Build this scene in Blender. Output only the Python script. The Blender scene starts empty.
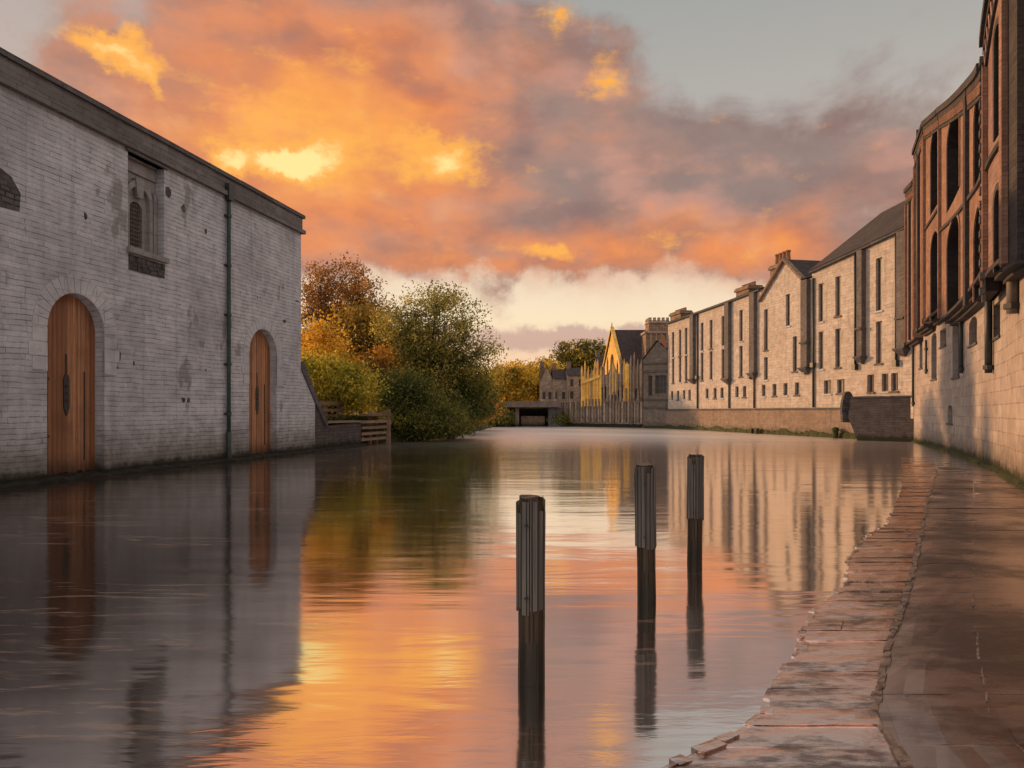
import bpy, bmesh, math, random
import numpy as np
from mathutils import Vector
from mathutils.geometry import delaunay_2d_cdt
R = math.radians
C = bpy.context.scene.collection
F = 740.0; HZ = 412.0; CH = 1.6          # focal length in pixels, horizon row, eye height
rnd = random.Random(11)
def K(px): return (px-512)/F
def G(px, py):                            # point on the water level seen at a pixel
    Y = F*CH/(py-HZ); return (K(px)*Y, Y)
def ZZ(py, Y): return CH+(HZ-py)*Y/F
def lin(c):
    return tuple(((v/255)/12.92 if v/255 <= .04045 else ((v/255+.055)/1.055)**2.4) for v in c)

# ------------------------------------------------------------------ materials
class N:
    def __init__(s, tree): s.t = tree; s.n = tree.nodes; s.l = tree.links
    def new(s, typ, ins=None, **kw):
        n = s.n.new(typ)
        for k, v in kw.items(): setattr(n, k, v)
        for k, v in (ins or {}).items(): s.set(n.inputs[k], v)
        return n
    def set(s, sock, v):
        if isinstance(v, bpy.types.NodeSocket): s.l.new(v, sock)
        elif v is not None:
            if hasattr(sock, 'default_value') and sock.type == 'RGBA' and len(v) == 3: v = (*v, 1)
            sock.default_value = v
    def m(s, op, a, b=None, c=None, clamp=False):
        n = s.n.new('ShaderNodeMath'); n.operation = op; n.use_clamp = clamp
        s.set(n.inputs[0], a)
        if b is not None: s.set(n.inputs[1], b)
        if c is not None: s.set(n.inputs[2], c)
        return n.outputs[0]
    def mix(s, f, a, b, blend='MIX'):
        n = s.n.new('ShaderNodeMix'); n.data_type = 'RGBA'; n.blend_type = blend; n.clamp_factor = True
        s.set(n.inputs[0], f); s.set(n.inputs[6], a); s.set(n.inputs[7], b); return n.outputs[2]
    def noise(s, vec, scale, detail=4, rough=.55, dist=0):
        n = s.new('ShaderNodeTexNoise', {'Vector': vec, 'Scale': scale, 'Detail': detail, 'Roughness': rough, 'Distortion': dist}); return n.outputs[0]
    def rng(s, v, a, b, c=0.0, d=1.0, smooth=True):
        n = s.n.new('ShaderNodeMapRange'); n.interpolation_type = 'SMOOTHSTEP' if smooth else 'LINEAR'
        for i, x in enumerate((v, a, b, c, d)): s.set(n.inputs[i], x)
        return n.outputs[0]
    def mapping(s, vec, scale=(1,1,1), loc=(0,0,0), rot=(0,0,0)):
        n = s.new('ShaderNodeMapping', {'Vector': vec, 'Scale': scale, 'Location': loc, 'Rotation': rot}); return n.outputs[0]

def newmat(name):
    m = bpy.data.materials.new(name); m.use_nodes = True
    t = m.node_tree; t.nodes.clear(); n = N(t)
    out = n.new('ShaderNodeOutputMaterial'); return m, n, out
def finish(n, out, col, rough=.8, height=None, bump=.5, dist=.02, spec=.3, metal=0.0):
    p = n.new('ShaderNodeBsdfPrincipled', {'Base Color': col, 'Roughness': rough, 'Metallic': metal})
    p.inputs['Specular IOR Level'].default_value = spec
    if height is not None:
        b = n.new('ShaderNodeBump', {'Height': height, 'Strength': bump, 'Distance': dist})
        n.l.new(b.outputs[0], p.inputs['Normal'])
    n.l.new(p.outputs[0], out.inputs[0]); return p

def masonry(name, c1, c2, mortar, bw, rh, ms=.012, warp=.02, stain=(.45,.42,.4), stain_amt=.5, bump=.6, dist=.02,
            damp=None, rough=.85, patch=None, fine=.35, streak=.35, mottle=.25, rndbias=0.0, off=.5):
    """coursed stone or brick in metres, with blotches, streaks and a damp foot near the water"""
    m, n, out = newmat(name)
    uv = n.new('ShaderNodeUVMap').outputs[0]
    pos = n.new('ShaderNodeNewGeometry').outputs['Position']
    w = n.new('ShaderNodeTexNoise', {'Vector': uv, 'Scale': 1.3, 'Detail': 4.0})
    wv = n.new('ShaderNodeVectorMath', {0: w.outputs[1], 1: (.5,.5,.5)}, operation='SUBTRACT').outputs[0]
    ws = n.new('ShaderNodeVectorMath', {0: wv, 1: (warp*8, warp*3, 0)}, operation='MULTIPLY').outputs[0]
    w2 = n.new('ShaderNodeTexNoise', {'Vector': uv, 'Scale': 9.0, 'Detail': 3.0})
    wv2 = n.new('ShaderNodeVectorMath', {0: w2.outputs[1], 1: (.5,.5,.5)}, operation='SUBTRACT').outputs[0]
    ws2 = n.new('ShaderNodeVectorMath', {0: wv2, 1: (warp*.8, warp*.8, 0)}, operation='MULTIPLY').outputs[0]
    uu = n.new('ShaderNodeVectorMath', {0: uv, 1: ws}, operation='ADD').outputs[0]
    uu = n.new('ShaderNodeVectorMath', {0: uu, 1: ws2}, operation='ADD').outputs[0]
    b = n.new('ShaderNodeTexBrick', {'Vector': uu, 'Color1': c1, 'Color2': c2, 'Mortar': mortar, 'Scale': 1.0,
              'Mortar Size': ms, 'Mortar Smooth': .3, 'Bias': rndbias, 'Brick Width': bw, 'Row Height': rh}, offset=off, squash=1.35, squash_frequency=3)
    col = b.outputs[0]
    big = n.noise(uv, .35, 5, .62)
    mid = n.noise(uv, 2.6, 5, .65)
    fin = n.noise(uv, 22, 4, .7)
    # mortar is partly filled / whitewashed so the courses come and go
    wash = n.rng(mid, .40, .56)
    mean = tuple((a+b_)/2 for a, b_ in zip(c1, c2))
    col = n.mix(n.m('MULTIPLY', wash, n.m('MULTIPLY', b.outputs[1], .8)), col, mean)
    col = n.mix(n.m('MULTIPLY', n.rng(big, .42, .66), stain_amt), col, tuple(a*s_ for a, s_ in zip(mean, stain)))
    col = n.mix(mottle, col, n.mix(n.rng(mid, .3, .7), (.45,.45,.45), (1.0,1.0,1.0)), 'OVERLAY')
    sv = n.mapping(uv, (2.2, .12, 1))
    st = n.rng(n.noise(sv, 1.6, 5, .6), .5, .72)
    col = n.mix(n.m('MULTIPLY', st, streak), col, tuple(a*.38 for a in mean))
    col = n.mix(n.m('MULTIPLY', n.rng(fin, .5, .75), fine), col, tuple(a*.45 for a in mean))
    if patch:
        pm = n.rng(n.noise(n.mapping(uv, (1,.6,1), (3.1,7.7,0)), .55, 4, .7), .6, .66)
        col = n.mix(n.m('MULTIPLY', pm, .75), col, patch)
    if damp:
        z = n.new('ShaderNodeSeparateXYZ', {0: pos}).outputs[2]
        zz = n.m('ADD', z, n.m('MULTIPLY', n.m('SUBTRACT', mid, .5), .9))
        col = n.mix(n.rng(zz, damp[1], 0.15, 0, .8), col, damp[0])
        zz2 = n.m('ADD', z, n.m('MULTIPLY', n.m('SUBTRACT', mid, .5), .5))
        col = n.mix(n.rng(zz2, .38, .12, 0, .95), col, damp[2])
    h = n.m('ADD', n.m('MULTIPLY', n.m('SUBTRACT', 1.0, b.outputs[1]), .6), n.m('ADD', n.m('MULTIPLY', mid, .7), n.m('MULTIPLY', fin, .55)))
    finish(n, out, col, rough, h, bump, dist)
    return m

def wood(name, c1, c2, gap, plank=.17, rough=.6, grain=28, bump=.5, vertical=True, wet=None):
    m, n, out = newmat(name)
    uv = n.new('ShaderNodeUVMap').outputs[0]
    v = uv
    if vertical:
        s_ = n.new('ShaderNodeSeparateXYZ', {0: uv})
        v = n.new('ShaderNodeCombineXYZ', {0: s_.outputs[1], 1: s_.outputs[0]}).outputs[0]
    b = n.new('ShaderNodeTexBrick', {'Vector': v, 'Color1': c1, 'Color2': c2, 'Mortar': gap, 'Scale': 1.0, 'Mortar Size': .006,
              'Mortar Smooth': .4, 'Bias': 0.0, 'Brick Width': 30.0, 'Row Height': plank})
    gr = n.noise(n.mapping(v, (.5, 14, 1)), 2.4, 6, .65, .4)
    big = n.noise(uv, 1.1, 4, .6)
    col = n.mix(n.rng(gr, .35, .72, 0, .75), b.outputs[0], tuple(a*.28 for a in c1))
    col = n.mix(n.rng(big, .45, .75, 0, .45), col, tuple(a*.5 for a in c2))
    if wet:
        z = n.new('ShaderNodeSeparateXYZ', {0: n.new('ShaderNodeNewGeometry').outputs['Position']}).outputs[2]
        zz = n.m('ADD', z, n.m('MULTIPLY', n.m('SUBTRACT', n.noise(n.mapping(uv,(6,1,1)), 2, 4), .5), .5))
        col = n.mix(n.rng(zz, wet[1], .05, 0, .92), col, wet[0])
    h = n.m('SUBTRACT', n.m('MULTIPLY', gr, -.6), b.outputs[1])
    finish(n, out, col, rough, h, bump, .012)
    return m

def plain(name, c, rough=.7, var=.3, scale=6, bump=.3, dist=.01, spec=.3, metal=0.0, c2=None):
    m, n, out = newmat(name)
    uv = n.new('ShaderNodeNewGeometry').outputs['Position']
    a = n.noise(uv, scale, 5, .65); b = n.noise(uv, scale*6, 4, .6)
    col = n.mix(n.rng(a, .35, .7), c, c2 or tuple(x*(1-var) for x in c))
    col = n.mix(n.rng(b, .5, .8, 0, .4), col, tuple(x*.45 for x in c))
    finish(n, out, col, rough, n.m('ADD', a, n.m('MULTIPLY', b, .6)), bump, dist, spec, metal)
    return m

def glassy(name, c, rough=.15):
    m, n, out = newmat(name)
    pos = n.new('ShaderNodeNewGeometry').outputs['Position']
    a = n.noise(pos, 1.7, 4, .6)
    finish(n, out, n.mix(n.rng(a, .3, .7), c, tuple(x*.45 for x in c)), rough, n.noise(pos, 3, 2), .12, .02, .6)
    return m

def leafmat(name, c1, c2, c3, trans=.45, scale=.55):
    m, n, out = newmat(name)
    pos = n.new('ShaderNodeNewGeometry').outputs['Position']
    t = n.new('ShaderNodeAttribute', attribute_name='tint').outputs['Fac']
    a = n.noise(pos, scale, 4, .6)
    v = n.m('ADD', n.m('MULTIPLY', n.m('SUBTRACT', a, .5), 2.6), n.m('ADD', .1, n.m('MULTIPLY', t, .8)))
    r = n.new('ShaderNodeValToRGB', {0: v})
    r.color_ramp.elements[0].position = .1; r.color_ramp.elements[0].color = (*c1, 1)
    r.color_ramp.elements[1].position = .95; r.color_ramp.elements[1].color = (*c3, 1)
    e = r.color_ramp.elements.new(.5); e.color = (*c2, 1)
    col = r.outputs[0]
    d = n.new('ShaderNodeBsdfDiffuse', {0: col}); tr = n.new('ShaderNodeBsdfTranslucent', {0: col})
    mx = n.new('ShaderNodeMixShader', {0: trans, 1: d.outputs[0], 2: tr.outputs[0]})
    g = n.new('ShaderNodeBsdfGlossy', {0: (.5,.5,.5,1), 'Roughness': .45})
    mx2 = n.new('ShaderNodeMixShader', {0: .03, 1: mx.outputs[0], 2: g.outputs[0]})
    n.l.new(mx2.outputs[0], out.inputs[0]); return m

M = {}
WALLDAMP = ((.11,.095,.07), 1.5, (.025,.024,.014))
M['whitewash'] = masonry('whitewashed_stone', (.50,.505,.54), (.42,.422,.45), (.19,.19,.20), .95, .125, .009, .032, (.62,.6,.6), .7, .9, .045,
                         damp=WALLDAMP, patch=(.21,.195,.19), fine=.4, streak=.3)
M['dressed'] = masonry('dressed_stone', (.46,.46,.485), (.40,.398,.42), (.15,.14,.14), .5, .32, .008, .008, (.7,.7,.7), .4, .4, .01, fine=.25, streak=.15)
M['cornice'] = masonry('cornice_stone', (.165,.15,.147), (.12,.11,.107), (.055,.05,.05), .7, .15, .012, .012, (.6,.6,.6), .5, .5, .015)
M['carved'] = masonry('carved_window_stone', (.27,.255,.25), (.22,.205,.205), (.09,.08,.08), .4, .3, .008, .01, (.6,.6,.6), .5, .8, .02)
M['darkstone'] = masonry('dark_stone', (.12,.11,.11), (.08,.072,.075), (.04,.037,.037), .7, .3, .012, .02, (.6,.6,.6), .6, .8, .03)
M['roughpatch'] = masonry('eroded_stone', (.13,.12,.12), (.06,.055,.055), (.03,.03,.03), .25, .12, .02, .05, (.5,.5,.5), .8, 1.0, .05)
M['creamstone'] = masonry('cream_stone', (.53,.44,.365), (.43,.355,.295), (.22,.18,.15), .48, .19, .012, .02, (.78,.74,.7), .5, .6, .02,
                          patch=(.36,.29,.235), fine=.45, streak=.35)
M['ashlar'] = masonry('curved_wall_stone', (.40,.335,.295), (.32,.265,.235), (.14,.115,.10), .85, .36, .011, .012, (.68,.62,.6), .6, .7, .02,
                      damp=((.14,.11,.085), 1.1, (.03,.03,.012)), fine=.45, streak=.3)
M['embank'] = masonry('embankment_stone', (.27,.19,.14), (.21,.15,.11), (.12,.085,.065), .5, .17, .009, .01, (.7,.65,.6), .5, .5, .015,
                      damp=((.10,.085,.05), .75, (.035,.045,.008)))
M['quaystone'] = masonry('quay_stone', (.105,.088,.082), (.072,.06,.058), (.035,.03,.03), .55, .13, .012, .03, (.7,.7,.7), .5, 1.0, .04,
                         damp=((.04,.035,.025), .5, (.02,.02,.01)))
M['shaft'] = masonry('grey_brick', (.17,.145,.13), (.12,.10,.09), (.06,.05,.048), .3, .11, .012, .01, (.6,.6,.6), .5, .6, .015)
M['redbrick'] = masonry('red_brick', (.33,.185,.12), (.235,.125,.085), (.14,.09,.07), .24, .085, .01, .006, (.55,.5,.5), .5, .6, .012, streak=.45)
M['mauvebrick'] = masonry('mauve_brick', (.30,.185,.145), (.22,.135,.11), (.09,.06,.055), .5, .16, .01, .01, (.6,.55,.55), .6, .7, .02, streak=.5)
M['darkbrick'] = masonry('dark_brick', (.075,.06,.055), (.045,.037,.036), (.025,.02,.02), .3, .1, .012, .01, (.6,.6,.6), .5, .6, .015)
M['darkreveal'] = masonry('reveal_painted_shade', (.040,.030,.027), (.026,.020,.019), (.015,.012,.012), .24, .085, .01, .006, (.6,.6,.6), .5, .6, .012)  # red brick copy with the recess shade put into its colour
M['slate'] = masonry('slate', (.075,.055,.052), (.05,.038,.036), (.03,.024,.024), .28, .2, .012, .006, (.6,.6,.6), .6, .5, .02, rough=.95)
M['bandstone'] = masonry('grey_store_stone', (.20,.165,.135), (.15,.122,.10), (.07,.058,.05), .6, .22, .015, .02, (.6,.6,.6), .6, .7, .03, damp=((.1,.08,.05), 1.0, (.03,.035,.01)))
M['oldstone'] = masonry('old_stone', (.44,.335,.25), (.31,.235,.175), (.14,.11,.085), .6, .25, .02, .04, (.5,.45,.4), .7, .8, .03, patch=(.16,.12,.09))
M['paintedsun'] = masonry('painted_sun_stone', (.95,.58,.16), (.92,.48,.10), (.50,.26,.07), .4, .2, .012, .02, (.6,.5,.4), .6, .6, .02, patch=(.40,.24,.10))  # low sunlight put into the stone colour
M['ironpipe'] = plain('iron_pipe', (.035,.04,.042), .5, .4, 4, .4, .01, .5)
M['greenpipe'] = plain('green_pipe', (.045,.065,.062), .55, .5, 4, .4, .01, .4)
M['door'] = wood('orange_door_wood', (.55,.27,.14), (.25,.105,.05), (.03,.014,.008), .148, .65, wet=((.06,.032,.02), .7))
M['iron'] = plain('dark_iron', (.03,.03,.032), .45, .4, 9, .4, .005, .5)
M['greywood'] = wood('weathered_grey_wood', (.24,.205,.175), (.14,.12,.105), (.03,.026,.022), .035, .85, wet=((.012,.010,.008), .35))
M['postwood'] = wood('wet_post_wood', (.11,.065,.032), (.055,.040,.026), (.010,.008,.006), .05, .35, wet=((.022,.017,.011), .42))
M['wetline'] = plain('wet_line', (.42,.30,.22), .2, .4, 20, .5, .01, .6)
M['plankwood'] = wood('brown_plank_wood', (.34,.235,.165), (.22,.15,.105), (.05,.035,.025), .3, .8, vertical=False)
M['bark'] = plain('bark', (.06,.042,.03), .9, .4, 5, .8, .03)
M['pane'] = glassy('window_glass', (.05,.043,.04), .5)
M['panewarm'] = glassy('warm_glass', (.12,.10,.088), .55)  # lighter, warmer pane colour
m, n, out = newmat('dark_interior'); M['void'] = m
pos = n.new('ShaderNodeNewGeometry').outputs['Position']
finish(n, out, n.mix(n.rng(n.noise(pos, 1.2, 4), .35, .7), (.030,.024,.021), (.012,.010,.009)), .9, None, spec=.08)
M['frame'] = plain('grey_window_frame', (.17,.14,.12), .6, .3, 8)
M['moss'] = plain('wet_moss', (.055,.065,.012), .7, .5, 9, 1.0, .05, c2=(.02,.025,.008))
M['darkledge'] = plain('wet_ledge', (.022,.018,.012), .6, .5, 3, .9, .05, .2, c2=(.008,.009,.005))
M['clay'] = plain('clay_pot', (.36,.17,.09), .8, .4, 6)
M['chimneystone'] = masonry('chimney_stone', (.30,.20,.13), (.19,.125,.085), (.08,.055,.04), .4, .18, .012, .02, (.5,.5,.5), .6, .7, .02)
M['concrete'] = plain('bridge_concrete', (.20,.155,.125), .8, .35, 2, .5, .02)
M['darkconcrete'] = plain('bridge_concrete_painted_shade', (.06,.048,.04), .85, .4, 1.5, .5, .02)  # darker concrete copy with the bridge's shade put into its colour

# ground
m, n, out = newmat('bank_grass'); M['ground'] = m
pos = n.new('ShaderNodeNewGeometry').outputs['Position']
a = n.noise(pos, .6, 5, .65); b_ = n.noise(pos, 7, 5, .7)
col = n.mix(n.rng(a, .35, .65), (.05,.06,.018), (.075,.055,.03)); col = n.mix(n.rng(b_, .45, .7, 0, .6), col, (.02,.022,.01))
finish(n, out, col, .9, n.m('ADD', a, b_), 1.0, .08)

# wet paving: brown stone under a broken film of water
m, n, out = newmat('wet_paving'); M['paving'] = m
pos = n.new('ShaderNodeNewGeometry').outputs['Position']
uv = n.new('ShaderNodeUVMap').outputs[0]
rx = n.new('ShaderNodeSeparateXYZ', {0: uv}).outputs[2]
big = n.noise(n.mapping(pos, (.8,1.8,1)), 1.3, 5, .6)
mid = n.noise(n.mapping(pos, (2.2,6,1)), 2.6, 6, .68)
fin = n.noise(pos, 38, 4, .7)
col = n.mix(n.rng(mid, .3, .7), (.12,.055,.034), (.035,.017,.012))
col = n.mix(n.rng(big, .45, .7, 0, .6), col, (.13,.075,.05))
rough = n.m('ADD', n.rng(big, .38, .62, .42, .10), n.m('MULTIPLY', n.rng(fin, .45, .7), .16))
h = n.m('ADD', n.m('MULTIPLY', mid, 1.2), n.m('ADD', n.m('MULTIPLY', big, 1.5), n.m('MULTIPLY', fin, .22)))
p = finish(n, out, col, rough, h, .55, .022, .75)
p.inputs['Coat Weight'].default_value = .5; p.inputs['Coat Roughness'].default_value = .1
bw_ = n.new('ShaderNodeBump', {'Height': n.m('ADD', n.m('MULTIPLY', mid, .8), big), 'Strength': .5, 'Distance': .014})
film = n.new('ShaderNodeBsdfGlossy', {0: (1.0,.78,.69,1), 'Roughness': .11, 'Normal': bw_.outputs[0]})
ff = n.m('MULTIPLY', n.rng(n.m('ADD', big, n.m('MULTIPLY', n.m('SUBTRACT', mid, .5), .8)), .30, .56), .84)
mx = n.new('ShaderNodeMixShader', {0: ff, 1: p.outputs[0], 2: film.outputs[0]}); n.l.new(mx.outputs[0], out.inputs[0])
m, n, out = newmat('pale_joint_stone'); M['joint'] = m
pos = n.new('ShaderNodeNewGeometry').outputs['Position']
mid = n.noise(pos, 9, 5, .7)
p = finish(n, out, n.mix(n.rng(mid, .4, .6), (.34,.23,.165), (.10,.06,.042)), .3, n.noise(pos, 25, 5, .7), .8, .02, .7)
m, n, out = newmat('flooded_brown_paving'); M['flood'] = m
pos = n.new('ShaderNodeNewGeometry').outputs['Position']
mid = n.noise(n.mapping(pos, (1,3,1)), 2.2, 6, .65); fin = n.noise(pos, 30, 4, .7); big = n.noise(pos, .7, 4, .6)
col = n.mix(n.rng(mid, .35, .7), (.050,.020,.013), (.020,.010,.007))
rough = n.m('ADD', n.rng(big, .4, .62, .34, .14), n.m('MULTIPLY', n.rng(fin, .45, .7), .12))
h = n.m('ADD', n.m('MULTIPLY', mid, 1.0), n.m('MULTIPLY', fin, .25))
p = finish(n, out, col, rough, h, .4, .014, .5)
bw_ = n.new('ShaderNodeBump', {'Height': mid, 'Strength': .3, 'Distance': .012})
film = n.new('ShaderNodeBsdfGlossy', {0: (.80,.66,.60,1), 'Roughness': .3, 'Normal': bw_.outputs[0]})
mx = n.new('ShaderNodeMixShader', {0: n.rng(n.m('ADD', big, n.m('MULTIPLY', n.m('SUBTRACT', mid, .5), .7)), .35, .62, .08, .55), 1: p.outputs[0], 2: film.outputs[0]}); n.l.new(mx.outputs[0], out.inputs[0])

# water
m, n, out = newmat('river_water'); M['water'] = m
pos = n.new('ShaderNodeNewGeometry').outputs['Position']
sp = n.new('ShaderNodeSeparateXYZ', {0: pos})
yy = sp.outputs[1]
w1 = n.noise(n.mapping(pos, (.35,1.6,1)), 1.0, 4, .5, .6)
w2 = n.noise(n.mapping(pos, (1.2,5.5,1)), 1.6, 4, .55, .4)
w3 = n.noise(n.mapping(pos, (.25,.9,1), (7,3,0), (0,0,.5)), .9, 3, .5, 1.2)
patch = n.rng(n.noise(n.mapping(pos, (.12,.35,1), (2.2,.4,0)), 1.0, 4, .6), .46, .62)
farr = n.rng(yy, 16, 45)
amp = n.m('ADD', n.m('ADD', .06, n.m('MULTIPLY', patch, .30)), n.m('MULTIPLY', farr, .9))
h = n.m('MULTIPLY', n.m('ADD', n.m('ADD', n.m('MULTIPLY', w1, .55), n.m('MULTIPLY', w3, .8)), n.m('MULTIPLY', w2, n.m('MULTIPLY', amp, .6))), 1.0)
bmp = n.new('ShaderNodeBump', {'Height': h, 'Strength': .10, 'Distance': .10})
# drifting foam in long thin lines
fo = n.noise(n.mapping(pos, (.45,2.8,1), (0,0,0), (0,0,.12)), 2.2, 8, .72, 1.3)
reg = n.rng(n.noise(n.mapping(pos, (.28,.55,1), (4.4,1.1,0)), 1.0, 3, .5), .49, .58)
foam = n.m('MULTIPLY', n.rng(fo, .535, .62), n.m('MULTIPLY', reg, .24))
gl = n.new('ShaderNodeBsdfGlossy', {0: (1.0,.965,.94,1), 'Roughness': n.m('ADD', .085, n.m('ADD', n.m('MULTIPLY', n.rng(yy, 6, 26), .03), n.m('MULTIPLY', n.rng(yy, 24, 52), .26))), 'Normal': bmp.outputs[0]})
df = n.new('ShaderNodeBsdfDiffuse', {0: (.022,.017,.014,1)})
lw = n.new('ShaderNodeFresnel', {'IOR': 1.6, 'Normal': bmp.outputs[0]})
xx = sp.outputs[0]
fac = n.m('MULTIPLY', n.rng(lw.outputs[0], .05, .6, .86, 1.0), n.rng(n.m('ADD', xx, n.m('MULTIPLY', n.m('SUBTRACT', w1, .5), 1.6)), -3.8, -.9, n.rng(yy, 3.5, 18, .16, .66), 1.0))  # reflectance painted lower toward the left to darken the warehouse reflection
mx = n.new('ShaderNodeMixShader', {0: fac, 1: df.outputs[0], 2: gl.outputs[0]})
fd = n.new('ShaderNodeBsdfDiffuse', {0: (.62,.42,.32,1)})
mx2 = n.new('ShaderNodeMixShader', {0: foam, 1: mx.outputs[0], 2: fd.outputs[0]})
n.l.new(mx2.outputs[0], out.inputs[0])

# ------------------------------------------------------------------ geometry helpers
class MB:
    def __init__(s): s.v = []; s.f = []; s.uv = []; s.tint = None
    def face(s, pts, uvs=None):
        i = len(s.v); s.v += [tuple(p) for p in pts]; s.f.append(tuple(range(i, i+len(pts))))
        if uvs is None:
            a, b, c = (Vector(pts[0]), Vector(pts[1]), Vector(pts[2]))
            nn = (b-a).cross(c-a)
            if nn.length < 1e-9 and len(pts) > 3: nn = (c-a).cross(Vector(pts[3])-a)
            nn.normalize()
            if abs(nn.z) > .97: uvs = [(p[0], p[1]) for p in pts]
            else:
                t = Vector((-nn.y, nn.x, 0)); t.normalize()
                up = nn.cross(t)
                if up.z < 0: up = -up
                uvs = [(Vector(p).dot(t), Vector(p).dot(up) if abs(nn.z) > .2 else p[2]) for p in pts]
        s.uv += list(uvs)
    def hexa(s, b, t):                        # four bottom, four top points, same winding
        s.face(b[::-1]); s.face(t)
        k = len(b)
        for i in range(k):
            j = (i+1) % k; s.face([b[i], b[j], t[j], t[i]])
    def build(s, name, mat, parent=None, smooth=False):
        me = bpy.data.meshes.new(name)
        off = parent_off(parent)
        vs = [(x-off[0], y-off[1], z-off[2]) for x, y, z in s.v]
        me.from_pydata(vs, [], s.f)
        l = me.uv_layers.new(name='UVMap')
        l.data.foreach_set('uv', np.array(s.uv, dtype=np.float32).ravel())
        me.materials.append(M[mat] if isinstance(mat, str) else mat)
        if smooth:
            bm = bmesh.new(); bm.from_mesh(me); bmesh.ops.remove_doubles(bm, verts=bm.verts, dist=.0005); bm.to_mesh(me); bm.free()
            me.polygons.foreach_set('use_smooth', [True]*len(me.polygons))
        me.update()
        o = bpy.data.objects.new(name, me); C.objects.link(o)
        if parent is not None: o.parent = parent
        OFF[o.name] = off
        return o
OFF = {}
def parent_off(p):
    return OFF.get(p.name, (0,0,0)) if p is not None else (0,0,0)
def tag(o, label=None, cat=None, group=None, kind=None):
    if label: o['label'] = label
    if cat: o['category'] = cat
    if group: o['group'] = group
    if kind: o['kind'] = kind
    return o
def empty(name, loc, label, cat, group=None):
    o = bpy.data.objects.new(name, None); C.objects.link(o); o.location = loc; o.empty_display_size = .3
    OFF[o.name] = tuple(loc); return tag(o, label, cat, group)

class Line:                                   # straight wall: s along, z up, d outwards
    def __init__(s, p, u, nrm): s.p = p; s.u = u; s.n = nrm
    def __call__(s, a, z, d=0): return (s.p[0]+s.u[0]*a+s.n[0]*d, s.p[1]+s.u[1]*a+s.n[1]*d, z)
    def breaks(s, a, b): return []
class Curve:                                  # curved wall through plan points
    def __init__(s, pts):
        P = [Vector(p) for p in pts]; P = [2*P[0]-P[1]] + P + [2*P[-1]-P[-2]]
        q = []
        for i in range(1, len(P)-2):
            for k in range(10):
                t = k/10; a, b, c, d = P[i-1:i+3]
                q.append(.5*((2*b)+(-a+c)*t+(2*a-5*b+4*c-d)*t*t+(-a+3*b-3*c+d)*t**3))
        q.append(P[-2]); s.q = q; s.L = [0]
        for i in range(1, len(q)): s.L.append(s.L[-1]+(q[i]-q[i-1]).length)
    def at(s, a):
        a = max(-5, min(a, s.L[-1]))
        i = 0
        while i < len(s.L)-2 and s.L[i+1] < a: i += 1
        t = (a-s.L[i])/(s.L[i+1]-s.L[i]); p = s.q[i].lerp(s.q[i+1], t)
        d = (s.q[min(i+2, len(s.q)-1)]-s.q[max(i-1,0)]).normalized()
        d0 = (s.q[i+1]-s.q[max(i-1,0)]).normalized(); d = d0.lerp((s.q[min(i+2,len(s.q)-1)]-s.q[i]).normalized(), t).normalized()
        return p, d
    def __call__(s, a, z, d=0):
        p, u = s.at(a); nx, ny = u.y, -u.x      # outward: to the left of travel away... set below
        return (p.x+nx*d*s.sg, p.y+ny*d*s.sg, z)
    sg = 1
    def breaks(s, a, b):
        n = max(1, int((b-a)/.5)); return [a+(b-a)*i/n for i in range(1, n)]
    def s_of_px(s, px, d=0):
        a = 0
        while a < s.L[-1]:
            p = s(a, 0, d)
            if p[1] < .5 or p[0]/p[1] >= K(px): return a
            a += .01
        return a

def arch(a, b, z0, z1, k=12, rise=None):      # outline of an arched opening
    r = (b-a)/2; rise = rise if rise is not None else r; zs = z1-rise; c = (a+b)/2
    pts = [(a, z0), (b, z0)]
    for i in range(k+1):
        t = math.pi*i/k; pts.append((c+r*math.cos(t), zs+rise*math.sin(t)))
    return pts
def rect(a, b, z0, z1): return [(a,z0),(b,z0),(b,z1),(a,z1)]
def inside(p, poly):
    x, y = p; c = False; j = len(poly)-1
    for i in range(len(poly)):
        xi, yi = poly[i]; xj, yj = poly[j]
        if (yi > y) != (yj > y) and x < (xj-xi)*(y-yi)/(yj-yi)+xi: c = not c
        j = i
    return c
def sheet(mb, W, outer, holes=(), d=0.0, reveal=0.0):
    """wall sheet with real openings; each opening gets reveals of the given depth"""
    pts = [Vector(p) for p in outer]; edges = [(i, (i+1) % len(outer)) for i in range(len(outer))]
    for h in holes:
        b = len(pts); pts += [Vector(p) for p in h]; edges += [(b+i, b+(i+1) % len(h)) for i in range(len(h))]
    s0 = min(p[0] for p in outer); s1 = max(p[0] for p in outer); z0 = min(p[1] for p in outer)-1; z1 = max(p[1] for p in outer)+1
    for a in W.breaks(s0, s1):
        b = len(pts); pts += [Vector((a, z0)), Vector((a, z1))]; edges.append((b, b+1))
    vs, _, fs, _, _, _ = delaunay_2d_cdt(pts, edges, [], 0, 1e-6)
    for f in fs:
        c = (sum(vs[i].x for i in f)/len(f), sum(vs[i].y for i in f)/len(f))
        if not inside(c, outer) or any(inside(c, h) for h in holes): continue
        mb.face([W(vs[i].x, vs[i].y, d) for i in f], [(vs[i].x, vs[i].y) for i in f])
    if reveal:
        for h in holes:
            for i in range(len(h)):
                a, b = h[i], h[(i+1) % len(h)]
                mb.face([W(a[0],a[1],d), W(b[0],b[1],d), W(b[0],b[1],d-reveal), W(a[0],a[1],d-reveal)],
                        [(a[0],a[1]),(b[0],b[1]),(b[0]+reveal,b[1]),(a[0]+reveal,a[1])])
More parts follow.
